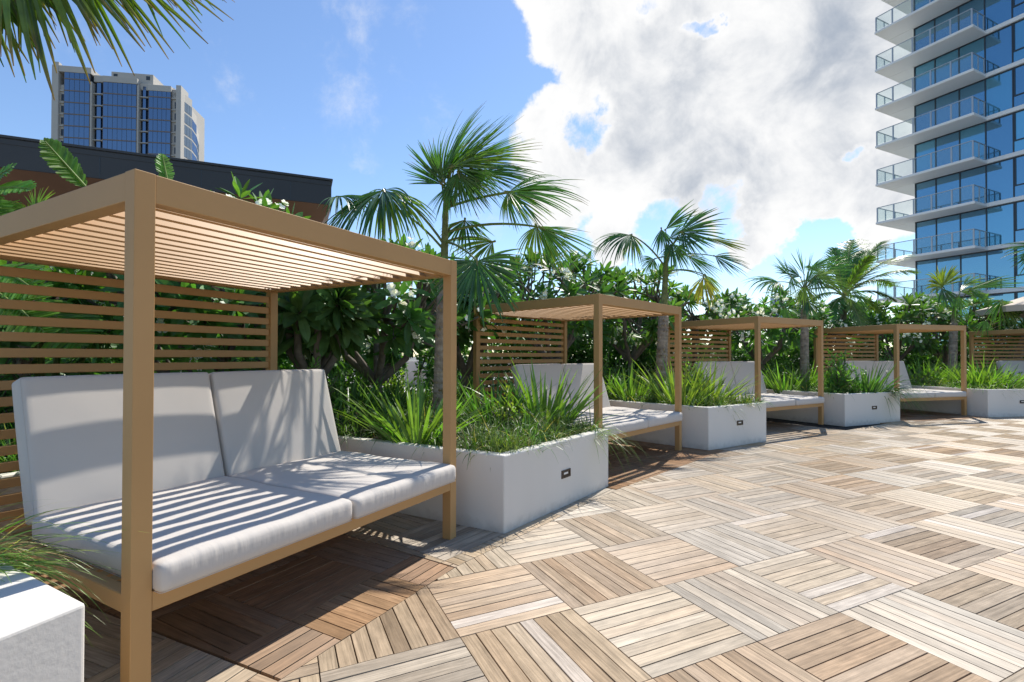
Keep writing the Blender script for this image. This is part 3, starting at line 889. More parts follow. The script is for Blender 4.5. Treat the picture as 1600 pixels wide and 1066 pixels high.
fan_palm('slim fan palm behind the second cabana with one yellowing hanging frond', b2, at(1041, 392, Y2), [
    ((1046,372),(1098,352),-.15,-.3,(-.3,-.8,.7),110,.3,MG,{'fuse':.5}),
    ((1050,380),(1062,430),-.25,-.35,(.2,-1,.3),120,.4,DG,{'fuse':.45,'wind':(.15,0,0)}),
    ((1040,358),(1090,316),0,-.1,(-.3,-1,.5),62,.1,MG,{'fuse':.5}),
    ((1064,362),(1140,343),-.3,-.5,(-.2,-1,.4),120,.25,DG,{'fuse':.5}),
    ((1066,364),(1100,400),-.35,-.5,(.3,-1,.3),120,.35,DG,{'fuse':.45}),
    ((1108,372),(1168,388),.1,.1,(0,-.8,.7),34,.15,(.16,.19,.03),{'fuse':.6}),
    ((1117,400),(1176,418),-.2,-.35,(0,-.8,.8),125,.4,DG,{'fuse':.4}),
    ((1099,432),(1101,482),-.4,-.5,(0,-1,.3),95,.25,YY,{'fuse':.6,'low':.35,'wind':(.05,0,0),'sag':.2}),
    ((1102,430),(1124,470),-.3,-.3,(.2,-1,.3),80,.3,YG,{'fuse':.5,'low':.35,'wind':(.05,0,0),'sag':.2}),
    ((984,367),(955,372),0,-.1,(-.2,-.6,1),150,1.5,DG,{'low':.3,'sag':.2,'ls':2.3,'wind':(-.02,0,0),'fuse':.45}),
    ((987,368),(990,400),-.1,-.2,(0,-1,.3),90,.8,YG,{'low':.3,'sag':.2,'ls':1.5,'wind':(0,0,0)}),
    ((1033,358),(1037,402),-.2,-.3,(-.3,-1,.2),80,.3,DG,{'fuse':.5,'wind':(.05,0,0)}),
    ((1058,385),(1080,412),.1,.2,(.2,-1,.4),140,.7,DG,{}),
    ((1022,405),(1000,425),.2,.3,(0,-1,.4),150,.8,DG,{}),
    ((1075,400),(1130,425),.3,.3,(0,-.8,.8),120,.5,MG,{}),
], Y2, (.095,.07), .58)
Y3 = 11.2
b3 = np.array([at(1257, 600, Y3)[0], Y3, .48])
fan_palm('short fan palm behind the third cabana', b3, at(1257, 446, Y3), [
    ((1262,440),(1300,410),-.1,-.2,(-.5,-.7,.6),100,.2,MG,{}),
    ((1258,448),(1262,490),-.25,-.35,(0,-1,.3),120,.5,YG,{'wind':(.1,0,0)}),
    ((1216,440),(1188,436),0,-.1,(-.2,-.7,1),150,1.2,MG,{'ls':1.7,'wind':(0,0,0),'sag':.2}),
    ((1234,430),(1207,400),.1,.2,(0,-1,.3),50,.2,DG,{'wind':(.1,0,0)}),
    ((1236,432),(1246,466),-.2,-.2,(0,-1,.4),70,.5,DG,{'wind':(0,0,0)}),
    ((1250,432),(1212,412),.15,.2,(-.5,-.6,.7),90,.5,DG,{'wind':(.05,0,0)}),
    ((1285,440),(1340,440),-.1,-.2,(0,-.8,.8),110,.7,YG,{}),
    ((1290,425),(1335,400),.3,.3,(-.3,-.8,.5),70,.3,MG,{}),
    ((1256,428),(1243,388),0,0,(-.3,-1,.2),34,.1,MG,{'wind':(.05,0,0)}),
    ((1262,425),(1269,391),.2,.2,(0,-1,.2),12,.05,DG,{'wind':(0,0,0)}),
    ((1276,430),(1322,424),-.3,-.5,(0,-.8,.8),140,.5,YG,{}),
    ((1274,432),(1290,470),-.4,-.5,(.2,-1,.3),130,.5,DG,{'wind':(.1,0,0)}),
    ((1262,470),(1280,505),-.3,-.4,(0,-1,.4),130,.4,DG,{'low':.2}),
    ((1225,480),(1235,508),-.1,-.2,(0,-1,.4),110,.6,MG,{'low':.2}),
    ((1330,452),(1368,482),-.1,-.2,(.1,-.8,.7),110,.5,MG,{}),
    ((1328,454),(1326,478),-.2,-.3,(.1,-1,.4),70,.5,YG,{}),
    ((1265,420),(1318,398),.2,.3,(-.2,-1,.5),48,.2,MG,{}),
], Y3, (.095,.07), .78)
Y5 = 13.6
b5 = np.array([at(1487, 600, Y5)[0], Y5, .3])
fan_palm('fan palm with yellow-green fronds behind the fourth cabana', b5, at(1491, 478, Y5), [
    ((1500,455),(1545,448),-.2,-.3,(-.1,-.8,.8),110,.5,YG,{}),
    ((1495,462),(1508,505),-.25,-.35,(.1,-1,.4),120,.4,MG,{'wind':(.1,0,0)}),
    ((1473,446),(1494,412),0,0,(-.3,-1,.3),80,.1,(.15,.19,.035),{'fuse':.65,'wind':(.1,0,0)}),
    ((1474,448),(1458,432),-.1,-.2,(-.3,-1,.3),110,.5,(.13,.17,.03),{'ls':1.5,'fuse':.6}),
    ((1472,450),(1488,485),-.3,-.4,(-.3,-1,.3),90,.3,DG,{'fuse':.6,'wind':(.1,0,0)}),
    ((1517,450),(1606,428),-.3,-.5,(0,-.7,.9),40,.2,MG,{'fuse':.5}),
    ((1516,452),(1560,468),-.3,-.4,(.1,-.8,.8),130,.6,MG,{}),
    ((1505,445),(1535,428),.2,.3,(0,-1,.5),60,.2,YG,{}),
    ((1566,468),(1570,520),-.3,-.4,(.1,-1,.4),170,.4,MG,{'low':.15,'sag':.18}),
    ((1562,470),(1600,510),-.35,-.5,(.1,-1,.5),100,.4,YG,{'low':.15,'sag':.18}),
    ((1541,500),(1535,528),-.4,-.5,(-.1,-1,.4),100,.4,MG,{'low':.0,'sag':.25}),
], Y5, (.105,.08), .80)
# palm whose trunk stands outside the frame on the right
Y6 = 14.4
b6 = np.array([14.45, 14.5, .45])
fan_palm('palm mostly outside the right edge, only its frond tips hanging in front of the tower', b6, at(1660, 372, Y6), [
    ((1630,385),(1570,392),-.2,-.3,(0,-.8,.8),110,.6,DG,{'wind':(-.05,0,0)}),
    ((1622,392),(1588,425),-.2,-.3,(-.2,-1,.4),90,.4,DG,{'wind':(-.05,0,0)}),
    ((1680,340),(1720,300),0,0,(0,-1,.5),110,.3,DG,{}),
    ((1690,370),(1750,380),0,0,(0,-1,.5),130,.5,DG,{}),
], Y6, (.1,.07), .8, group='fan palms cut off by the frame')
# palm overhead at the upper left: only drooping frond segments reach the frame
Y0 = 2.7
b0 = np.array([-3.9, 2.3, .45])
OL = []
fan_palm('palm hanging in from the upper left corner, long fronds with brown dry tips', b0, np.array([-3.6, 2.45, 3.9]), [
    ((10,-150),(170,10),0,-.1,(-.1,-.9,.6),125,.55,(.085,.135,.025),{'ls':1.40,'fuse':.5,'brown':.75,'wind':(.25,0,-.1),'n':40}),
    ((-70,-130),(10,20),.1,.0,(-.2,-.9,.4),130,.7,(.06,.11,.025),{'ls':1.45,'fuse':.5,'brown':.85,'wind':(.2,0,-.1),'n':40}),
    ((110,-170),(250,-60),-.15,-.2,(-.1,-.8,.7),95,.5,(.07,.12,.025),{'ls':1.45,'fuse':.5,'brown':.7,'wind':(.3,0,-.1),'n':34}),
    ((40,-120),(120,20),.25,.2,(-.1,-.9,.6),110,.6,(.05,.10,.025),{'ls':1.30,'fuse':.45,'brown':.7,'wind':(.3,0,-.1),'n':36}),
    ((-120,-90),(-20,40),.2,.1,(-.2,-.9,.5),130,.6,(.06,.11,.025),{'ls':1.4,'fuse':.5,'brown':.8,'wind':(.3,0,-.1),'n':40}),
    ((60,-140),(200,0),.15,.1,(-.1,-.9,.6),110,.6,(.075,.125,.025),{'ls':1.5,'fuse':.45,'brown':.75,'wind':(.35,0,-.15),'n':38}),
    ((160,-130),(290,-20),.1,.1,(-.1,-.85,.6),80,.5,(.07,.12,.025),{'ls':1.35,'fuse':.45,'brown':.75,'wind':(.3,0,-.1),'n':26}),
    ((-20,-120),(80,10),.35,.3,(-.1,-.9,.6),120,.6,(.05,.10,.025),{'ls':1.35,'fuse':.45,'brown':.7,'wind':(.25,0,-.1),'n':40}),
], Y0, (.1,.08), .8, group='palms leaning over the seating')

def coconut(label, base, crown, fronds, Y, r=(.14,.1)):
    base = np.array(base, float); crown = np.array(crown, float); root = empty('coconut_palm', base)
    tag(root, label, 'palm tree')
    trunk([np.zeros(3), crown-base], *r, 'trunk', root, .9)
    for tipx, tipy, dY, sag, col in fronds:
        tip = at(tipx, tipy, Y+dY); b = MB()
        a = crown; t = np.linspace(0,1,26)[:,None]; L = np.linalg.norm(tip-a)
        c = a*.45+tip*.55 + UP*sag*L
        p = (1-t)**2*a + 2*t*(1-t)*c + t**2*tip
        p = p - base
        b.tube(p, np.linspace(.022,.005,26), 6, np.array([.20,.22,.08]))
        tg = norm(np.gradient(p, axis=0)); m_ = 60
        for sgn in (-1, 1):
            ii = np.linspace(3, 25, m_); k0 = ii.astype(int).clip(0,24); fr = (ii-k0)[:,None]
            q = p[k0]*(1-fr)+p[k0+1]*fr; g = tg[k0]
            sd = norm(np.cross(g, UP))*sgn; nr = np.cross(sd, g)*sgn
            tt = (ii-3)/22; ln = L*.36*np.sin(np.pi*(tt*.82+.14))**.8*rng.uniform(.85,1.1,m_)
            strips(b, q, g*.75+sd*.8-UP*.08+rng.normal(0,.06,(m_,3)), nr, ln, .035, K=5, grav=.5*rng.uniform(.6,1.4,m_), wind=(.3,0,0), col=jcol(col, m_, .2), prof=lambda t_: (1-t_)**.6+.02, fold=.25)
        b.build('frond', M['fan'], root)
    return root
Y4 = 14.6
b4 = np.array([at(1308, 600, Y4)[0], Y4, 0])
BG = (.095,.165,.034)
coconut('feathery coconut palm between the third and fourth cabanas', b4, at(1318, 462, Y4), [
    (1376,378,.0,.12,BG),(1432,424,-.6,.28,BG),(1304,388,.3,.05,(.05,.12,.03)),(1345,392,.6,.12,MG),(1262,415,.2,.2,MG),
    (1400,470,-.5,.35,BG),(1268,470,-.3,.3,MG),(1350,520,-.8,.3,(.10,.15,.03)),(1290,505,-.6,.25,MG),(1395,445,.5,.3,BG),(1330,375,1.0,.1,MG),(1412,400,.3,.2,BG),(1385,500,-.2,.4,YG),(1245,440,.5,.3,MG),(1360,400,-.8,.15,BG)], Y4)

PLUMG = (.048,.115,.034)
def rosette(mb, fl, pos, d, n, L, flowers, col):
    d = norm(np.asarray(d, float)); ref = np.array([1.,0,0]) if abs(d[2]) > .8 else UP
    x = norm(np.cross(d, ref)); y = np.cross(d, x)
    a = np.arange(n)*2.399 + rng.uniform(0, 6); e = np.linspace(rad(18), rad(92), n) + rng.normal(0, .1, n)
    rd = np.cos(a)[:,None]*x + np.sin(a)[:,None]*y
    dirs = np.cos(e)[:,None]*d + np.sin(e)[:,None]*rd
    nr = np.cos(e)[:,None]*rd*-1 + np.sin(e)[:,None]*d
    ln = L*rng.uniform(.7, 1.1, n)
    def prof(t): return .12 if t < .05 else (math.sin(math.pi*(t*.86+.07))**.8 if t < .97 else .12)
    strips(mb, np.tile(pos, (n,1)) + dirs*.03, dirs, nr, ln, ln*.30, K=6, grav=.35, gpow=1.2, prof=prof, fold=.22, col=jcol(col, n, .3, .1))
    if flowers:
        fb = MB(); fl.append(fb)
        m_ = rng.integers(7, 14); c = pos + d*.10
        fc = c + rng.normal(0, .07, (m_,3)); fd = norm(d*.7 + (fc-c)/.06*.5 + np.array([-.1,-.6,.1]) + rng.normal(0,.25,(m_,3)))
        fx = norm(np.cross(fd, np.array([.3,.2,1.]))); fy = np.cross(fd, fx)
        for k in range(5):
            q = k*2*np.pi/5; pd = np.cos(q)*fx + np.sin(q)*fy
            strips(fb, fc, pd*.9+fd*.45, fd, .052, .046, K=3, grav=0, prof=lambda t: [.25,.85,1,.45][int(round(t*3))], fold=.1, col=np.tile([.80,.79,.70],(m_,1)), tip=np.array([.86,.85,.80]), tipstart=.2)
def plumeria(label, base, cz, rx, rz, nros, L=.26, flw=.35, seed=0, col=PLUMG, group='plumeria trees behind the cabanas', shell=.55, lean=(0,0)):
    global rng
    old = rng; rng = np.random.default_rng(seed)
    col = np.array(col)*(1+.35*((seed*7)%5)/4)*np.array([1+.25*((seed*3)%4)/3, 1, 1])
    base = np.array(base, float); root = empty('plumeria_tree', base); tag(root, label, 'tree', group)
    lv, fl, br = MB(), [], MB()
    cen = np.array([lean[0], lean[1], cz-base[2]])
    nl = 6; fork = np.array([lean[0]*.3, lean[1]*.3, (cz-base[2])*.38])
    br.tube([np.zeros(3)-UP*.05, fork*.5+rng.normal(0,.04,3), fork], [.085,.07,.06], 8)
    limbs = []
    for k in range(nl):
        a = k*2*np.pi/nl + rng.uniform(-.3,.3)
        e = cen + np.array([math.cos(a)*rx*.45, math.sin(a)*rx*.45, rng.uniform(-.15,.2)*rz])
        br.tube([fork, fork*.5+e*.5+np.array([math.cos(a)*.12, math.sin(a)*.12, -.05]), e], [.05,.042,.034], 7); limbs.append(e)
    limbs = np.array(limbs)
    for k in range(nros):
        v = norm(rng.normal(0,1,3)); v[2] = v[2]*.9 + .12
        rr = rng.uniform(shell, 1)**.6
        p = cen + v*np.array([rx, rx, rz])*rr
        l = limbs[np.argmin(np.linalg.norm(limbs-p, axis=1))]
        d = norm(norm(p-l)*.6 + v*.5 + UP*.45)
        q = p - d*.25
        br.tube([l, l*.5+q*.5+rng.normal(0,.03,3), q, p], [.024,.02,.017,.015], 6, cap=False)
        rosette(lv, fl, p, d, int(rng.integers(11,17)), L, rng.random() < flw*.7, col)
    br.build('trunk', M['greybark'], root, smooth=True)
    lv.build('crown', M['plum'], root)
    for fb in fl: fb.build('flower_cluster', M['petal'], root)
    rng = old
    return root
def P_(px, Y, z=.4): return (at(px, 600, Y)[0], Y, z)
plumeria('dark plumeria with white blossoms behind the first planter, seen through the nearest cabana', P_(590, 6.6), 1.80, 1.35, .85, 125, .28, .42, 11)
plumeria('plumeria whose leaves rise above the nearest cabana roof, behind its screen', P_(300, 5.2), 1.75, 1.1, .85, 74, .28, .3, 12)
plumeria('low plumeria hanging beside the rear right post of the nearest cabana', P_(492, 5.5), 1.85, .6, .55, 34, .34, .3, 13)
plumeria('leafy plumeria beyond the slatted screen at the left edge', (-5.0, 4.3, .4), 1.55, 1.2, .85, 74, .28, .3, 14)
plumeria('tall plumeria between the windswept palm and the second cabana', P_(862, 9.8), 2.25, 1.5, 1.0, 96, .29, .3, 15)
plumeria('plumeria with a dark leaning trunk left of the second cabana screen', P_(728, 7.6), 2.0, .75, .62, 44, .27, .4, 16)
plumeria('plumeria rising above the roof of the second cabana', P_(985, 11.2), 2.35, 1.5, .85, 90, .27, .3, 17)
plumeria('plumeria behind the slim palm and the third cabana screen', P_(1085, 12.4), 2.1, 1.45, .8, 84, .27, .35, 18)
plumeria('plumeria behind the third cabana roof, left of the short fan palm', P_(1190, 13.4), 2.15, 1.5, .85, 84, .28, .4, 19)
plumeria('plumeria right of the third cabana, below the coconut palm', P_(1300, 15.2), 1.95, 1.5, .8, 76, .29, .4, 20)
plumeria('silvery leaved plumeria left of the fourth cabana, under the tower balconies', P_(1400, 15.6), 2.15, 1.55, .95, 96, .30, .35, 21)
plumeria('plumeria directly behind the fourth cabana and its palm', P_(1480, 15.9), 2.2, 1.5, .95, 90, .30, .35, 22)
plumeria('plumeria at the right edge behind the last screen', P_(1575, 16.5), 2.1, 1.6, .9, 86, .30, .3, 23)
plumeria('plumeria filling the gap between the second and third cabanas', P_(950, 13.2), 1.8, 1.6, 1.1, 80, .28, .3, 24)
plumeria('far plumeria left of the barbecue counter, behind the shrubs', P_(500, 11.5), 1.75, 1.6, .95, 70, .30, .3, 25)

def clump(name, label, cat, pos, n, L, w, col, spread=.55, grav=.35, seed=0, group=None, K=7, m='grass', lean=(0,0,0), r=.07, tip=None):
    global rng
    old = rng; rng = np.random.default_rng(seed)
    b = MB(); a = rng.uniform(0, 2*np.pi, n); e = spread*np.sqrt(rng.uniform(0,1,n))
    d = np.stack([np.cos(a)*np.sin(e), np.sin(a)*np.sin(e), np.cos(e)], 1) + np.array(lean)
    ba = np.stack([np.cos(a)*r*rng.uniform(.1,1,n), np.sin(a)*r*rng.uniform(.1,1,n), np.full(n,-.02)], 1)
    nr = np.stack([-np.cos(a)*np.cos(e), -np.sin(a)*np.cos(e), np.sin(e)+.1], 1) + rng.normal(0,.35,(n,3))
    strips(b, ba, d, nr, L*rng.uniform(.55,1.1,n), w*rng.uniform(.7,1.15,n), K=K, grav=grav*rng.uniform(.3,1.6,n), gpow=1.6,
           prof=lambda t: min(1, .55+t*1.6)*max(.02, 1-t**2.2), fold=.35, col=jcol(col, n, .32, .12), tip=tip, tipstart=.8)
    o = b.build(name, M[m]); o.location = pos; tag(o, label, cat, group)
    rng = old
    return o
SW = (.088,.155,.034); SWD = (.050,.105,.032)
swords = [
 ('broad sword-leaved clump at the left end of the large planter, beside the front post', P_(655, 4.45, SOILZ), .74, SW),
 ('sword-leaved clump at the right end of the large planter, before the second cabana cushions', P_(848, 5.25, SOILZ), .78, (.085,.15,.032)),
 ('short sword clump at the middle of the large planter, behind the leafy sprigs', P_(775, 5.3, SOILZ), .62, SWD),
 ('dark sword clump in the bed right of the nearest backrest', P_(545, 5.6, SOILZ), .62, SWD),
 ('sword clump behind the grass in the bed right of the nearest cabana', P_(600, 6.4, SOILZ), .6, SWD),
 ('sword clump right behind the second cabana seat, in the next bed', P_(985, 8.4, SOILZ), .66, SW),
 ('large yellow-green sword clump in front of the third cabana, behind the second cabana post', P_(1060, 7.6, SOILZ), .82, (.125,.175,.036)),
 ('sword clump behind the right part of the second planter', P_(1105, 7.9, SOILZ), .74, (.12,.17,.036)),
 ('sword clump left of the third cabana right post', P_(1225, 10.6, SOILZ), .7, SW),
 ('sword clump between the third cabana right post and its palm trunk', P_(1262, 10.9, SOILZ), .7, SW),
 ('dark sword clump at the right end of the third planter before the fourth backrest', P_(1352, 10.05, SOILZ), .74, SWD),
 ('sword clump behind the fourth cabana bench, left of the palm trunk', P_(1445, 13.1, SOILZ), .8, SW),
 ('sword clump by the palm trunk behind the fourth cabana', P_(1478, 12.9, SOILZ), .8, SW),
 ('wide bright sword clump at the left of the last planter', P_(1528, 11.6, SOILZ), .82, (.095,.165,.034)),
 ('second bright sword clump of the last planter, nearer the right edge', P_(1556, 11.6, SOILZ), .74, (.095,.165,.034)),
 ('sword clump in the bed behind the second cabana, left of the slim palm', P_(945, 8.9, SOILZ), .6, SWD),
]
for k, (lb, p, L, c) in enumerate(swords):
    clump('sword_plant', lb, 'plant', p, 84, L*1.12, .046, tuple(np.array(c)*1.2), .88, .42, 100+k, 'sword-leaved plants in the beds', r=.24)

def inpoly(poly, n, seed, edge=None):
    rg = np.random.default_rng(seed); P0 = np.array(poly); out = []
    while len(out) < n:
        a, b_ = rg.random(2)
        p = (P0[0]*(1-a)+P0[1]*a)*(1-b_) + (P0[3]*(1-a)+P0[2]*a)*b_
        if edge and b_ > edge: continue
        out.append(p)
    return np.array(out)
def tufts(name, label, pts, z, per, L, w, col, seed, grav=.8, spread=.9, lean=None, vary=.3):
    """many fine blades in one object"""
    global rng
    old = rng; rng = np.random.default_rng(seed)
    n = len(pts)*per; b = MB()
    base = np.repeat(pts, per, 0) + rng.normal(0, .025, (n,2))
    a = rng.uniform(0, 2*np.pi, n); e = spread*np.sqrt(rng.uniform(0,1,n))
    d = np.stack([np.cos(a)*np.sin(e), np.sin(a)*np.sin(e), np.cos(e)], 1)
    if lean is not None: d = d + np.asarray(lean)
    nr = np.stack([-np.cos(a)*np.cos(e), -np.sin(a)*np.cos(e), np.sin(e)+.1], 1) + rng.normal(0,.3,(n,3))
    sz = np.repeat(rng.uniform(.65, 1.15, len(pts)), per)
    tc = np.repeat(jcol(col, len(pts), vary, .15), per, 0)*rng.uniform(.7,1.3,(n,1))
    dry = rng.random(n) < .06; tc[dry] = np.array([.32,.26,.13])*rng.uniform(.7,1.2,(dry.sum(),1))
    strips(b, np.concatenate([base, np.full((n,1), z-.01)], 1), d, nr, L*sz*rng.uniform(.6,1.1,n), w*rng.uniform(.7,1.2,n), K=6,
           grav=grav*rng.uniform(.4,1.8,n), gpow=1.4, prof=lambda t: max(.05, 1-t**1.8), fold=.3, col=tc)
    o = b.build(name, M['grass']); tag(o, label, 'grass', kind='stuff'); rng = old; return o
GR = (.062,.118,.030); GY = (.105,.14,.045)
tufts('fine_grass', 'fine arching grass filling the large planter', inpoly(PPOLY[1], 130, 1, .8), SOILZ, 30, .50, .012, GR, 31, 1.5)
tufts('fine_grass', 'light arching grass along the front edge of the large planter', inpoly(PPOLY[1], 40, 2, .13), SOILZ, 36, .33, .010, GY, 32, lean=(.08,-.15,0))
tufts('fine_grass', 'fine grass in the planter at the lower left', inpoly(PPOLY[0], 50, 3, .6), SOILZ, 24, .46, .008, GR, 33, lean=(.25,-.05,0))
tufts('fine_grass', 'fine grass in the second planter', inpoly(PPOLY[2], 150, 4, .8), SOILZ, 28, .46, .013, GR, 34, 1.4)
tufts('fine_grass', 'yellowish grass along the front edge of the second planter', inpoly(PPOLY[2], 22, 5, .14), SOILZ, 34, .36, .009, (.13,.18,.045), 35, lean=(.05,-.12,0))
tufts('fine_grass', 'fine grass in the third planter', inpoly(PPOLY[3], 150, 6, .8), SOILZ, 26, .46, .014, GR, 36, 1.4)
tufts('fine_grass', 'fine grass in the last planter', inpoly(PPOLY[4], 140, 7, .8), SOILZ, 26, .46, .015, (.10,.18,.035), 37, 1.4)
for i in range(5):
    tufts('ground_cover', 'low grassy ground cover ' + rl[i], inpoly(RPOLY[i], 90, 40+i), SOILZ, 26, .5, .014, (.06,.14,.035), 50+i)

def shrub(label, pos, rx, rz, n, leafL, col, seed, name='shrub', asp=.42, grav=.2, group='leafy shrubs in the beds', cat='shrub', stems=9):
    global rng
    old = rng; rng = np.random.default_rng(seed)
    b = MB(); nb = max(10, n//14); root = empty(name, pos); tag(root, label, cat, group)
    st = MB()
    v = norm(rng.normal(0,1,(nb,3))); v[:,2] = np.abs(v[:,2])
    tips = v*np.array([rx,rx,rz])*rng.uniform(.45,1,(nb,1)) + np.array([0,0,.08])
    for t_ in tips:
        st.tube([np.array([t_[0]*.1,t_[1]*.1,-.02]), t_*.55+UP*.06*rz, t_], [.008,.006,.003], 5, cap=False)
    per = n//nb
    base = np.repeat(tips, per, 0); k = rng.uniform(.45,1.05,(len(base),1))
    base = base*k + rng.normal(0,.015,base.shape)
    d = norm(np.repeat(v, per, 0)*.7 + rng.normal(0,.75,base.shape) + UP*.3)
    nr = norm(rng.normal(0,.5,base.shape)+UP)
    tc = np.repeat(jcol(col, nb, .3, .14), per, 0)*rng.uniform(.75,1.3,(len(base),1))
    strips(b, base, d, nr, leafL*rng.uniform(.6,1.15,len(base)), leafL*asp, K=3, grav=grav, prof=lambda t: math.sin(math.pi*(t*.9+.06)), fold=.25, col=tc)
    st.build('stems', M['greybark'], root); b.build('foliage', M['shrub'], root); rng = old
    return root
shrub('bright bushy shrub seen beside the rear right post of the nearest cabana', P_(485, 5.3, .45), .55, .75, 2200, .075, (.10,.21,.04), 60)
shrub('pale green bushy shrub in the bed behind the first planter', P_(540, 6.9, .4), .8, .82, 2600, .085, (.11,.21,.045), 61)
shrub('yellow-green low shrub in front of the barbecue counter', P_(608, 7.6, .4), .6, .62, 1900, .085, (.16,.23,.045), 62)
shrub('small yellowish sprig amid the grass of the large planter', P_(790, 4.95, SOILZ), .28, .44, 420, .05, (.15,.19,.04), 63)
shrub('leafy shrub behind the yellow sword clump of the second planter', P_(1078, 8.1, SOILZ), .3, .75, 620, .07, (.14,.22,.045), 64)
shrub('rounded bright shrub in the third planter, left of the fourth cabana', P_(1312, 10.0, SOILZ), .48, .88, 1500, .085, (.085,.185,.04), 65)
shrub('light green shrub behind the second cabana seat, right of its front post', P_(945, 9.8, SOILZ), .35, .85, 800, .075, (.11,.2,.05), 66)
shrub('bright shrub behind the fourth cabana screen', P_(1383, 13.5, SOILZ), .5, .85, 900, .09, (.11,.21,.05), 67)
shrub('grey-green spreading shrub behind the fourth cabana bench', P_(1425, 12.6, SOILZ), .8, .5, 1300, .08, (.11,.17,.05), 68)
shrub('trailing light shrub at the right end of the last planter', P_(1590, 11.9, SOILZ), .55, .4, 900, .075, (.14,.22,.05), 69)
shrub('dark bush below the plumeria, left of the second cabana screen', P_(735, 8.3, .3), .8, .8, 1300, .09, (.06,.13,.04), 70)
shrub('dark undergrowth behind the second cabana, below the plumerias', P_(960, 10.4, .3), 1.0, .9, 1500, .10, (.048,.11,.036), 71)
shrub('dark undergrowth behind the third cabana bench', P_(1190, 12.4, .3), 1.1, .8, 1500, .10, (.048,.11,.036), 72)
shrub('dark undergrowth behind the fourth cabana', P_(1450, 14.8, .3), 1.4, .9, 1700, .11, (.048,.11,.036), 73)
shrub('dark bush behind the left part of the nearest screen', (-4.4, 3.9, .4), .9, 1.2, 1700, .10, (.06,.135,.04), 74)
shrub('dark bush behind the right part of the nearest screen', (-3.0, 5.1, .4), .9, 1.0, 1700, .10, (.06,.135,.04), 75)
shrub('dark undergrowth behind the right-edge screen', P_(1580, 15.0, .3), 1.4, 1.1, 1500, .11, (.048,.11,.036), 76)
shrub('leafy undergrowth behind the third cabana screen', P_(1075, 11.2, .3), 1.0, 1.0, 1500, .10, (.06,.13,.04), 77)

# dense hedge behind the beds
def hedge_proto():
    global rng
    old = rng; rng = np.random.default_rng(5)
    b = MB(); n = 5200; root = empty('hedge')
    p = np.stack([rng.uniform(-1.6,1.6,n), rng.uniform(-.55,.55,n), rng.beta(2,1.5,n)*2.0], 1)
    p[:,2] *= 1 + .18*np.sin(p[:,0]*2.3+.5) + .1*np.sin(p[:,0]*5.1)
    d = norm(rng.normal(0,.7,(n,3)) + np.array([0,-.35,.5])); nr = norm(rng.normal(0,.6,(n,3))+UP)
    blob = np.floor(p*2.2).astype(int); h = (np.sin(blob@np.array([12.9,78.2,37.7]))*43758.5) % 1
    col = np.array([.062,.132,.036])*(.5+1.0*h[:,None])*rng.uniform(.7,1.3,(n,1))
    strips(b, p, d, nr, rng.uniform(.10,.20,n), .055, K=3, grav=.3, prof=lambda t: math.sin(math.pi*(t*.88+.08)), fold=.25, col=col)
    b.build('foliage', M['plum'], root)
    st = MB()
    for k in range(12):
        x = -1.5+k*.27; st.tube([(x,0,-.45),(x+rng.normal(0,.08),rng.normal(0,.15),.7),(x+rng.normal(0,.15),rng.normal(0,.2),1.5)],[.03,.02,.01],6)
    st.build('stems', M['greybark'], root); rng = old
    return root
hp = hedge_proto()
HL = [(330,7.6,0,'far left, behind the nearest screen'),(520,13.0,10,'behind the pale shrubs right of the nearest cabana'),(790,11.6,25,'behind the tall windswept palm'),
      (905,12.4,15,'left of the second cabana screen top'),(1000,13.6,10,'behind the second cabana posts'),(1090,14.6,5,'behind the slim palm'),
      (1180,15.4,0,'behind the third cabana'),(1275,16.6,0,'behind the short palm'),(1360,17.2,0,'under the coconut palm'),(1450,17.6,0,'behind the fourth cabana'),(1540,18.0,0,'behind the last palm'),(1630,18.4,0,'at the right edge'),
      (120,6.4,60,'at the left edge behind the slats'),(60,8.5,40,'under the pavilion fascia')]
for k,(px,Y,rz,w_) in enumerate(HL):
    o = hp if k == 0 else copy_tree(hp)
    o.location = (at(px,600,Y)[0], Y, .3); o.rotation_euler = (0,0,rad(rz+(180 if k%2 else 0))); o.scale = (1.05+.1*(k%3), 1, .62+.06*(k%4))
    tag(o, 'dense dark green hedge '+w_, 'hedge', 'hedges behind the beds')

# grass hanging over the faces of the planters
def hang(label, pos, n, L, d0, col, seed, w=.008, gv=1.9):
    global rng
    old = rng; rng = np.random.default_rng(seed)
    b = MB(); d = np.tile(np.array(d0, float), (n,1)) + rng.normal(0,.28,(n,3))
    ba = rng.normal(0,.06,(n,3))*np.array([1,1,0])
    strips(b, ba, d, np.tile(UP,(n,1))+rng.normal(0,.3,(n,3)), L*rng.uniform(.5,1.15,n), w, K=12, grav=gv*rng.uniform(.6,1.4,n), gpow=1.0, prof=lambda t: max(.08,1-t**2), fold=.3, col=jcol(col,n,.3,.15))
    o = b.build('trailing_grass', M['grass']); o.location = pos; tag(o, label, 'grass', 'grass trailing over planter rims'); rng = old
hang('green grass trailing over the face of the third planter', (*(np.array(PL[3][1])*.86+np.array(PL[3][0])*.14+np.array([-.05,.16])), SOILZ), 95, .95, (.3,-.8,.75), (.055,.13,.035), 80, .011)
hang('few thin blades drooping over the right end of the large planter', (*(np.array(PL[1][1])*.86+np.array(PL[1][0])*.14+np.array([-.1,.12])), SOILZ), 30, .72, (.75,-.75,.7), (.11,.17,.05), 81, .007)
hang('few thin blades drooping over the rim of the second planter', (*(np.array(PL[2][1])*.45+np.array(PL[2][0])*.55+np.array([-.06,.14])), SOILZ), 8, .5, (.4,-.9,.6), (.13,.16,.06), 82, .006)
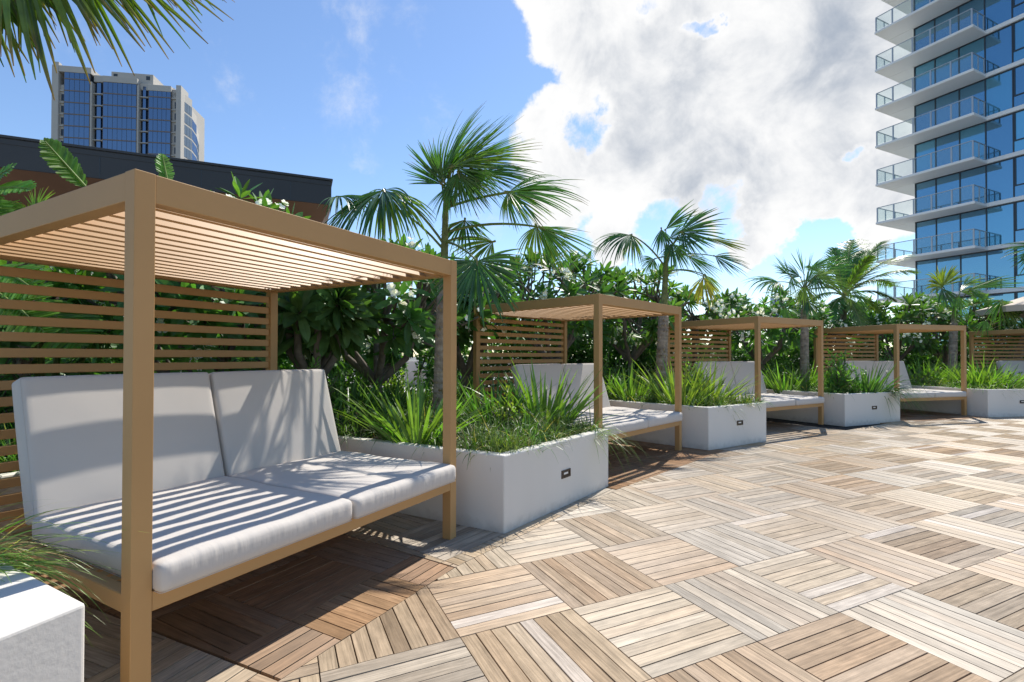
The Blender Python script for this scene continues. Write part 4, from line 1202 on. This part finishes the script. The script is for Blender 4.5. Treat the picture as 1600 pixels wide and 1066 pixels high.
hang('few dry blades drooping over the rim of the last planter', (*(np.array(PL[4][1])*.3+np.array(PL[4][0])*.7+np.array([-.0,.14])), SOILZ), 8, .45, (.1,-.9,.6), (.15,.15,.08), 83, .008)
def p0(t, q):   # inside the lower left planter: t along its side, q in from the side
    B = np.array(PL[0][1]); v = side_axis(0, 'B'); d = np.array([-.366, -.93])
    p = B + t*v + q*d; return (p[0], p[1], SOILZ)
hang('long pale grass arching over the lower left planter towards the bench', p0(.72, .12), 80, .50, (.95,.15,.62), (.16,.23,.055), 84, .008, 1.4)
hang('dry straw blades arching beside the left end of the nearest bench', p0(.92, .10), 44, .46, (.9,.1,.75), (.34,.28,.13), 85, .0045, 1.4)
hang('broad dark green blades hanging over the corner of the lower left planter', p0(.20, .26), 7, .46, (.50,.70,.62), (.10,.18,.04), 86, .011, 2.2)
hang('green grass at the lower left edge beside the bench end', p0(.80, .20), 80, .50, (.9,.2,.8), (.11,.19,.045), 87, .010, 1.4)
hang('short green tuft on the soil of the lower left planter', p0(.62, .25), 70, .38, (.8,.0,.75), (.12,.20,.045), 88, .009, 1.4)

# broad banana-like leaves and other plants over the nearest cabana, upper left
def paddle(label, base, items, name='bird_of_paradise_plant', group=None):
    base = np.array(base, float); root = empty(name, base); tag(root, label, 'plant', group)
    for (p0, p1, Yh, Yt, w, nr, col, grav) in items:
        b = MB(); h = at(*p0, Yh); t = at(*p1, Yt)
        petiole(b, np.zeros(3), h-base, .05, .02)
        L = np.linalg.norm(t-h)
        # split paddle: many cross strips along the midrib
        m_ = 26; s = np.linspace(0,1,m_)[:,None]; ax = norm(t-h); pts = h-base + (t-h)*s - UP*(s**2)*grav*L
        b.tube(pts, np.linspace(.016,.004,m_), 6, np.array([.16,.22,.06]))
        sd0 = norm(np.cross(ax, np.array(nr, float)))
        tt = s[:,0]; ww = w*np.sin(np.pi*(tt*.86+.1))**.7
        for sg in (-1,1):
            strips(b, pts, sd0*sg*.9+ax*.55+rng.normal(0,.05,(m_,3)), np.tile(nr,(m_,1))*1.0, ww*rng.uniform(.85,1.05,m_), L/m_*1.5, K=4, grav=.25, prof=lambda q: 1 if q < .8 else .6, fold=.25, col=jcol(col,m_,.2))
        b.build('leaf', M['shrub'], root)
    return root
paddle('bird-of-paradise plant with a broad upright ribbed leaf above the nearest cabana roof', (-4.6,4.9,.45), [
    ((132,292),(70,222),4.9,4.6,.17,(.9,-.7,.5),(.095,.165,.034),.0),
    ((262,290),(253,243),5.2,5.2,.10,(.9,-.6,.3),(.13,.25,.04),.0),
    ((40,420),(100,375),4.3,4.2,.3,(.3,-.6,.8),(.10,.2,.035),.2),
    ((60,470),(120,520),4.0,3.9,.3,(.3,-.6,.8),(.12,.22,.035),.2)])
paddle('broad-leaved plant at the left edge above the cabana roof', (-4.9,3.6,.45), [
    ((-25,300),(48,282),3.9,3.8,.14,(0,-.7,.7),(.12,.24,.04),.15),
    ((-25,290),(20,262),3.9,3.9,.14,(0,-.7,.7),(.10,.22,.04),.0),
    ((-30,320),(25,322),3.9,3.8,.14,(0,-.7,.7),(.10,.2,.04),.25),
    ((-30,300),(14,340),3.8,3.7,.12,(0,-.7,.7),(.10,.2,.04),.3),
    ((-10,420),(60,440),3.7,3.6,.22,(0,-.7,.7),(.12,.24,.04),.2),
    ((-20,450),(75,500),3.7,3.6,.22,(0,-.7,.7),(.11,.22,.04),.2)])
fan_palm('small fan palm seedling peeking over the left part of the nearest roof', (-4.3,4.3,.45), at(55,360,4.4), [
    ((55,330),(70,290),0,0,(0,-1,.4),120,.2,(.10,.17,.04),{'wind':(.05,0,0),'n':16}),
    ((45,335),(20,318),0,-.1,(0,-1,.4),110,.5,YG,{'wind':(.05,0,0),'n':16})], 4.4, (.05,.03), .5)
def twig(label, px, py, Y, seed, n=15, L=.27):
    global rng
    old = rng; rng = np.random.default_rng(seed)
    p = at(px, py, Y); base = np.array([p[0]+.1, p[1]+.25, .45]); root = empty('plumeria_tree', base); tag(root, label, 'tree', 'plumeria trees behind the cabanas')
    lv, fl, br = MB(), [], MB()
    q = p-base
    br.tube([np.zeros(3), q*.4+np.array([.12,0,0]), q*.75, q], [.05,.04,.03,.02], 7)
    rosette(lv, fl, q, (.1,-.2,1), n, L, False, (.09,.17,.05))
    for k, off in enumerate(((-.3,.1,-.12),(.28,0,-.2),(.5,.1,-.3),(-.1,-.15,-.3),(.15,.2,-.05))):
        e = q+np.array(off); br.tube([q*.7, e*.6+q*.4-UP*.15, e], [.025,.02,.015], 6); rosette(lv, fl, e, (off[0],off[1]-.1,.9), n-3, L, k < 2, (.06,.13,.035))
    br.build('trunk', M['greybark'], root, smooth=True); lv.build('crown', M['plum'], root); [fb.build('flower_cluster', M['petal'], root) for fb in fl]; rng = old
twig('young plumeria with pale upright leaves showing above the nearest cabana roof beam', 375, 312, 5.4, 90, 13, .27)

# ---------------------------------------------------------------- dark-roofed pavilion, left
dv = norm(np.array([2.32, 1.0])); nv = np.array([-dv[1], dv[0]])
def pavilion():
    R0 = np.array([-5.85, 16.0]); zt = at(516.7, 283.7, 16.0)[2]; zb = at(515, 321, 16.0)[2]; zs = at(508, 345, 16.0)[2]
    Lw = 20.0
    root = empty('pavilion', (*(R0), 0)); tag(root, 'low pavilion with a charcoal roof fascia and brown walls behind the nearest cabana', 'building')
    Mx = np.eye(4); Mx[:2,0] = -dv; Mx[:2,1] = nv
    b = MB(); zl = zt-.0
    b.box((0,0,zb),(Lw,12,zt), Mx); b.box((-.04,-.04,zt),(Lw,12.04,zt+.07), Mx)
    b.box((-.012,-.012,zt-.16),(Lw,.0,zt-.02), Mx)
    b.build('roof_fascia', M['charcoal'], root, bevel=.01)
    b = MB()
    for k in range(8): b.box((1.2+k*2.4,-.006,zb+.01),(1.215+k*2.4,0.004,zt-.17), Mx)
    b.build('panel_joints', M['darkalu'], root)
    b = MB()
    v = [(0,0.02,zb-.002),(Lw,0.02,zb-.002),(Lw,1.2,zs-.25),(.45,1.2,zs-.25),(.0,11.9,zb-.002),(.45,11.9,zs-.25)]
    b.add(np.array(v) @ Mx[:3,:3].T, [[0,1,2,3],[0,3,5,4]])
    b.build('soffit', M['brownwall'], root)
    b = MB(); b.box((.45,1.2,-.04),(Lw,11.8,zs-.252), Mx); b.build('wall', M['brownwall'], root)
    b = MB()
    for k in range(6):
        b.box((2+k*2.8,1.14,.1),(4.3+k*2.8,1.19,2.6), Mx)
    b.build('window', M['glassDark'], root)
pavilion()

# ---------------------------------------------------------------- left tower
def left_tower():
    Lp = np.array([-122.7,136.0]); dd = norm(np.array([26.3,4.0])); ni = np.array([-dd[1], dd[0]])
    root = empty('apartment_tower', (*Lp, -9)); tag(root, 'distant tower with blue glass bays and beige crown behind the dark roof at left', 'building', 'towers on the skyline')
    Mx = np.eye(4); Mx[:2,0] = dd; Mx[:2,1] = ni; Mx[2,3] = 9
    z0 = -9.0
    b = MB()
    b.box((-3.4,3.0,z0),(25.6,22,78.6), Mx); b.box((25.6,3.0,z0),(29.0,4.4,76.5), Mx)                                   # core
    b.box((-3.7,-.2,z0),(-2.1,3.2,81.0), Mx); b.box((27.9,-.9,z0),(29.2,3.4,77.6), Mx)   # end piers
    b.box((-4.3,1.6,z0),(-3.7,20,76.0), Mx)
    for s0, s1, z in ((-2.1,5.9,79.3),(8.8,17.5,77.4),(20.3,26.2,75.9)):
        b.box((s0,-.12,z),(s1,4,z+1.7), Mx)
    b.box((5.9,1.0,77.7),(8.8,4,79.6), Mx); b.box((17.5,1.0,76.4),(20.3,4,78.3), Mx); b.box((26.2,.6,75.0),(27.9,4,77.0), Mx)
    b.box((9.6,2.2,78.3),(20.4,12,81.6), Mx)
    b.box((11.0,4,81.6),(17.0,10,82.4), Mx); b.box((-1.9,2,80.5),(5.0,10,81.2), Mx); b.box((-3.4,.4,81),(-2.4,1.6,82.2), Mx)
    b.build('wall', M['beige'], root, bevel=.05)
    win = MB()
    for x in (10.2, 18.6): win.box((x,2.16,79.9),(x+1.0,2.21,81.0), Mx)
    win.build('plant_room_vent', M['darkalu'], root)
    fl = np.arange(z0+.4, 80, 3.25) + (70.98 - (z0+.4)) % 3.25
    bays = ((-.76,5.5,79.3,5,'glass_bay'),(8.9,17.3,77.4,7,'glass_bay'),(20.45,26.1,75.9,5,'glass_bay'))
    for s0, s1, zt, n, nm in bays:
        g = MB(); w = (s1-s0)/n
        for k in range(n):
            for z in fl:
                if z+.2 > zt: continue
                g.box((s0+k*w+.05,.02,z+.18),(s0+(k+1)*w-.05,.3,min(z+3.07,zt)), Mx, np.array([1,1,1])*rng.uniform(.7,1.25))
        gb = g.build(nm, M['glassL'], root)
        f = MB()
        f.box((s0,.05,z0),(s1,3.0,zt), Mx)
        f.build('mullions', M['darkalu'], gb)
        f = MB(); f.box((s0-.1,.1,z0),(s1+.1,.12,zt), Mx)
        for z in fl:
            if z < zt: f.box((s0-.1,-.06,z-.12),(s1+.1,.08,z+.12), Mx)
        f.build('spandrel', M['brownband'], gb)
    r = MB()
    for s0, s1 in ((5.5,8.9),(17.3,20.45)):
        r.box((s0,1.5,z0),(s1,3.0,77.6), Mx)
    r.build('recess_wall', M['glassDark'], root)
    st = MB(); 
    for s0, s1 in ((6.75,7.75),(18.45,19.2)): st.box((s0,1.0,z0),(s1,1.52,77.4), Mx)
    st.build('glass_strip', M['glassL'], root)
    bl = MB()
    for z in fl[fl < 75]:
        for s0, s1 in ((5.5,8.9),(17.3,20.45)): bl.box((s0,.6,z-.12),(s1,1.6,z+.12), Mx)
        for s0, s1 in ((-2.1,-.76),(26.1,27.9)):
            bl.box((s0,.25,z-.15),(s1,1.0,z+.15), Mx)
    for s0, s1 in ((-2.1,-.76),(26.1,27.9)): bl.box((s0,.6,z0),(s1,3.0,76), Mx)
    for s0 in (5.55, 17.35): bl.box((s0,.1,z0),(s0+.45,3,77.2), Mx)
    bl.build('balcony_slabs', M['beige'], root)
    wn = MB()
    for z in fl[fl < 73]:
        for s0 in (-1.8, 26.9): wn.box((s0,.55,z+.6),(s0+.75,.61,z+2.4), Mx)
    wn.build('window', M['glassDark'], root)
    # receding right hand facets
    g = MB(); f = MB()
    pts = [(29.2,1.0),(29.7,4.6),(28.9,9.2),(26.6,16)]
    zt = [74.6,71.8,69.0]
    for k in range(3):
        a, c = np.array(pts[k]), np.array(pts[k+1]); L = np.linalg.norm(c-a); d2 = (c-a)/L
        M2 = np.eye(4); M2[:2,0] = d2; M2[:2,1] = (-d2[1], d2[0]); M2[:2,3] = a; MM = Mx @ M2
        f.box((0,.06,z0),(L,2.2,zt[k]+1.6), MM)
        for z in fl:
            if z+3 < zt[k]:
                for q in range(3): g.box((.15+q*(L-.2)/3,0,z+.3),(.05+(q+1)*(L-.2)/3,.1,z+2.95), MM, np.array([1,1,1])*rng.uniform(.6,1.1))
    f.build('side_wall', M['beige'], root); g.build('side_window', M['glassL'], root)
left_tower()

# ---------------------------------------------------------------- right tower
def right_tower():
    HF = 3.1; a = -1.11832523; o0 = np.array([29.41759, 40.07311]); z00 = 27.4492
    d = np.array([math.cos(a), math.sin(a)]); n = np.array([-d[1], d[0]])
    LB, DP, CS = 6.2986, 2.0212, 1.8285
    root = empty('apartment_tower', (*o0, -9)); tag(root, 'tall glass tower with white stacked balconies at the upper right', 'building', 'towers on the skyline')
    Mx = np.eye(4); Mx[:2,0] = d; Mx[:2,1] = n; Mx[2,3] = 9
    FW = 26.0
    mull = [CS, 3.18, 4.66, 6.16, 7.63, 9.15, 10.7, 12.2, 13.7, 15.2, 16.7, 18.2, 19.7, 21.2, 22.7, 24.2, 25.8]
    zs = [z00 - k*HF for k in range(-6, 11)]
    fr = MB(); slabs = MB(); g = MB(); trans = fr
    core = MB(); core.box((CS+.12,DP+.35,-9),(CS+FW,DP+22,zs[0]+3), Mx); core.build('core', M['conc'], root)
    for zi, z in enumerate(zs):
        # z: underside of the slab; storey glass from slab top up to next underside
        st = z + .26
        slabs.box((CS-.02,DP-.14,z+.004),(CS+FW,DP+.4,z+.30), Mx)
        for k in range(len(mull)-1):
            x0, x1 = mull[k], mull[k+1]
            t = rng.uniform(.75, 1.2); cc = np.array([1,1,1])*t
            if rng.random() < .30: cc = np.array([2.0,3.0,2.6])*t*rng.uniform(.6,1.2)
            g.box((x0+.03,DP+.06,st+.04),(x1-.03,DP+.2,z+HF), Mx, cc)
            fr.box((x0-.035,DP+.01,st+.04),(x0+.035,DP+.08,z+HF), Mx)
            if k >= 4 and k % 2 == 0:
                trans.box((x0+.04,DP+.0,st+.82),(x1-.04,DP+.075,st+.9), Mx); trans.box((x0+.06,DP,st+.9),(x0+.12,DP+.075,z+HF), Mx)
                trans.box((x1-.12,DP,st+.9),(x1-.06,DP+.075,z+HF), Mx)
        fr.box((CS,DP+.02,z+HF-.09),(CS+FW,DP+.085,z+HF), Mx)
    g.build('curtain_glass', M['glassR'], root)
    fr.build('mullions', M['darkalu'], root); slabs.build('floor_band', M['conc'], root, bevel=.02); pass
    gs = MB(); gs.box((CS,DP+.06,-9),(CS+.1,DP+22,zs[0]+3), Mx, np.array([1,1,1.])); gs.build('side_glass', M['glassR'], root)
    first = None
    for zi, z in enumerate(zs):
        bal = MB()
        bal.box((0,0,z),(LB,DP-.15,z+.20), Mx); bal.box((0,DP-.15,z),(CS-.03,DP+5.0,z+.20), Mx)
        bo = bal.build('balcony', M['conc'], root, bevel=.03)
        r = MB(); gl = MB(); zt = z + .2; hh = 1.12
        ps = [.10, 1.27, 2.62, 3.76, 4.98, 6.2]
        for p in ps: r.box((p-.045,.05,zt),(p+.045,.11,zt+hh), Mx)
        r.box((.07,.05,zt+hh),(LB-.07,.11,zt+hh+.05), Mx)
        for q in (.9, 1.75): r.box((LB-.13,q,zt),(LB-.07,q+.06,zt+hh), Mx)
        r.box((LB-.13,.11,zt+hh),(LB-.07,DP-.1,zt+hh+.05), Mx)
        for q in (1.2, 2.6, 3.9, 5.2, 6.6): r.box((.07,q,zt),(.13,q+.06,zt+hh), Mx)
        r.box((.07,.11,zt+hh),(.13,DP+4.9,zt+hh+.05), Mx); r.box((.07,DP+4.84,zt),(CS,DP+4.9,zt+hh), Mx) if False else None
        r.build('railing', M['alu'], bo)
        for p0, p1 in zip(ps[:-1], ps[1:]): gl.box((p0+.04,.07,zt+.06),(p1-.04,.085,zt+hh-.01), Mx)
        gl.box((LB-.11,.13,zt+.06),(LB-.095,DP-.2,zt+hh-.01), Mx); gl.box((.09,.13,zt+.06),(.105,DP+4.8,zt+hh-.01), Mx)
        gl.build('glass_panel', M['railglass'], bo)
right_tower()

# slim far tower between the palms
b = MB(); p = at(1218, 500, 420.0); b.box((p[0]-3.6,p[1],-9),(p[0]+3.6,p[1]+8,CH+(CY-453)/F*420)); b.box((p[0]-1.5,p[1]+2,-9),(p[0]+1.5,p[1]+5,CH+(CY-449)/F*420))
root = b.build('far_tower', mat('pale_blue_facade', (.38,.47,.58), .5, noise=(.3,.1)))
tag(root, 'slim pale blue tower far away between the palms', 'building', 'towers on the skyline')

# ---------------------------------------------------------------- barbecue counter, parasol
def barbecue():
    Y = 22.0; x0 = at(628, 560, Y)[0]; x1 = at(745, 560, Y)[0]; h = 1.06
    r = empty('counter_wall', (x0, Y, 0)); tag(r, 'low white counter wall with a shelf seen through the plants', 'wall')
    b = MB(); b.box((0,0,-.04),(x1-x0,.25,h)); b.build('wall', M['stucco'], r, bevel=.01)
    b = MB(); b.box((.65,-.45,.62),(1.5,0,.72)); b.build('shelf', M['pave'], r)
    b = MB(); b.box((1.0,-.012,.86),(1.12,0,.93)); b.build('socket', M['alu'], r)
    g = empty('barbecue_grill', (x0+1.55, Y-.55, 0)); tag(g, 'steel barbecue grill standing against the white counter wall', 'grill')
    b = MB(); b.box((0,0,.05),(.62,.5,.82)); b.build('cabinet', M['grill'], g, bevel=.01)
    b = MB(); a = np.linspace(0, np.pi, 9)
    for k in range(8):
        y0, z0_, y1, z1_ = .25-.25*math.cos(a[k]), .82+.2*math.sin(a[k]), .25-.25*math.cos(a[k+1]), .82+.2*math.sin(a[k+1])
        b.add([(0,y0,z0_),(.62,y0,z0_),(.62,y1,z1_),(0,y1,z1_)], [[0,1,2,3]])
    b.build('hood', M['grill'], g, smooth=True)
    b = MB(); b.bar((.08,-.04,.86),(.54,-.04,.86),.02,.02); b.build('handle', M['darkalu'], g)
barbecue()
def parasol():
    c = np.array([15.15, 13.0]); r = empty('parasol', (*c, 0)); tag(r, 'beige canvas parasol cut off by the right edge above the last screen', 'parasol')
    b = MB(); n = 8; zt, zr = 3.52, 2.64
    ring = [(2.2*math.cos(k*math.pi/4+math.pi), 2.2*math.sin(k*math.pi/4+math.pi), zr) for k in range(n)]
    rows = []
    for q in range(7):
        t = q/6
        rows.append([(p[0]*t, p[1]*t, zt-(zt-zr)*t - .06*math.sin(math.pi*t)) for p in ring])
    v = [p for row in rows for p in row]; f = []
    for q in range(6):
        for k in range(n): f.append((q*n+k, q*n+(k+1)%n, (q+1)*n+(k+1)%n, (q+1)*n+k))
    b.add(v, np.array(f))
    low = [(p[0], p[1], zr-.16) for p in ring]; m0 = 6*n
    b.add([*rows[6], *low], np.array([(k, (k+1)%n, n+(k+1)%n, n+k) for k in range(n)]))
    b.build('canopy', M['canvas'], r)
    b = MB(); b.tube([(0,0,.0),(0,0,zt+.05)], .03, 10); b.build('pole', M['metal'], r)
    b = MB()
    for p in ring: b.bar((0,0,zt-.12),(p[0]*.98,p[1]*.98,zr-.03),.02,.02)
    b.build('ribs', M['metal'], r)
    b = MB(); b.box((-.35,-.35,-.02),(.35,.35,.06)); b.build('base', M['conc'], r, bevel=.01)
parasol()
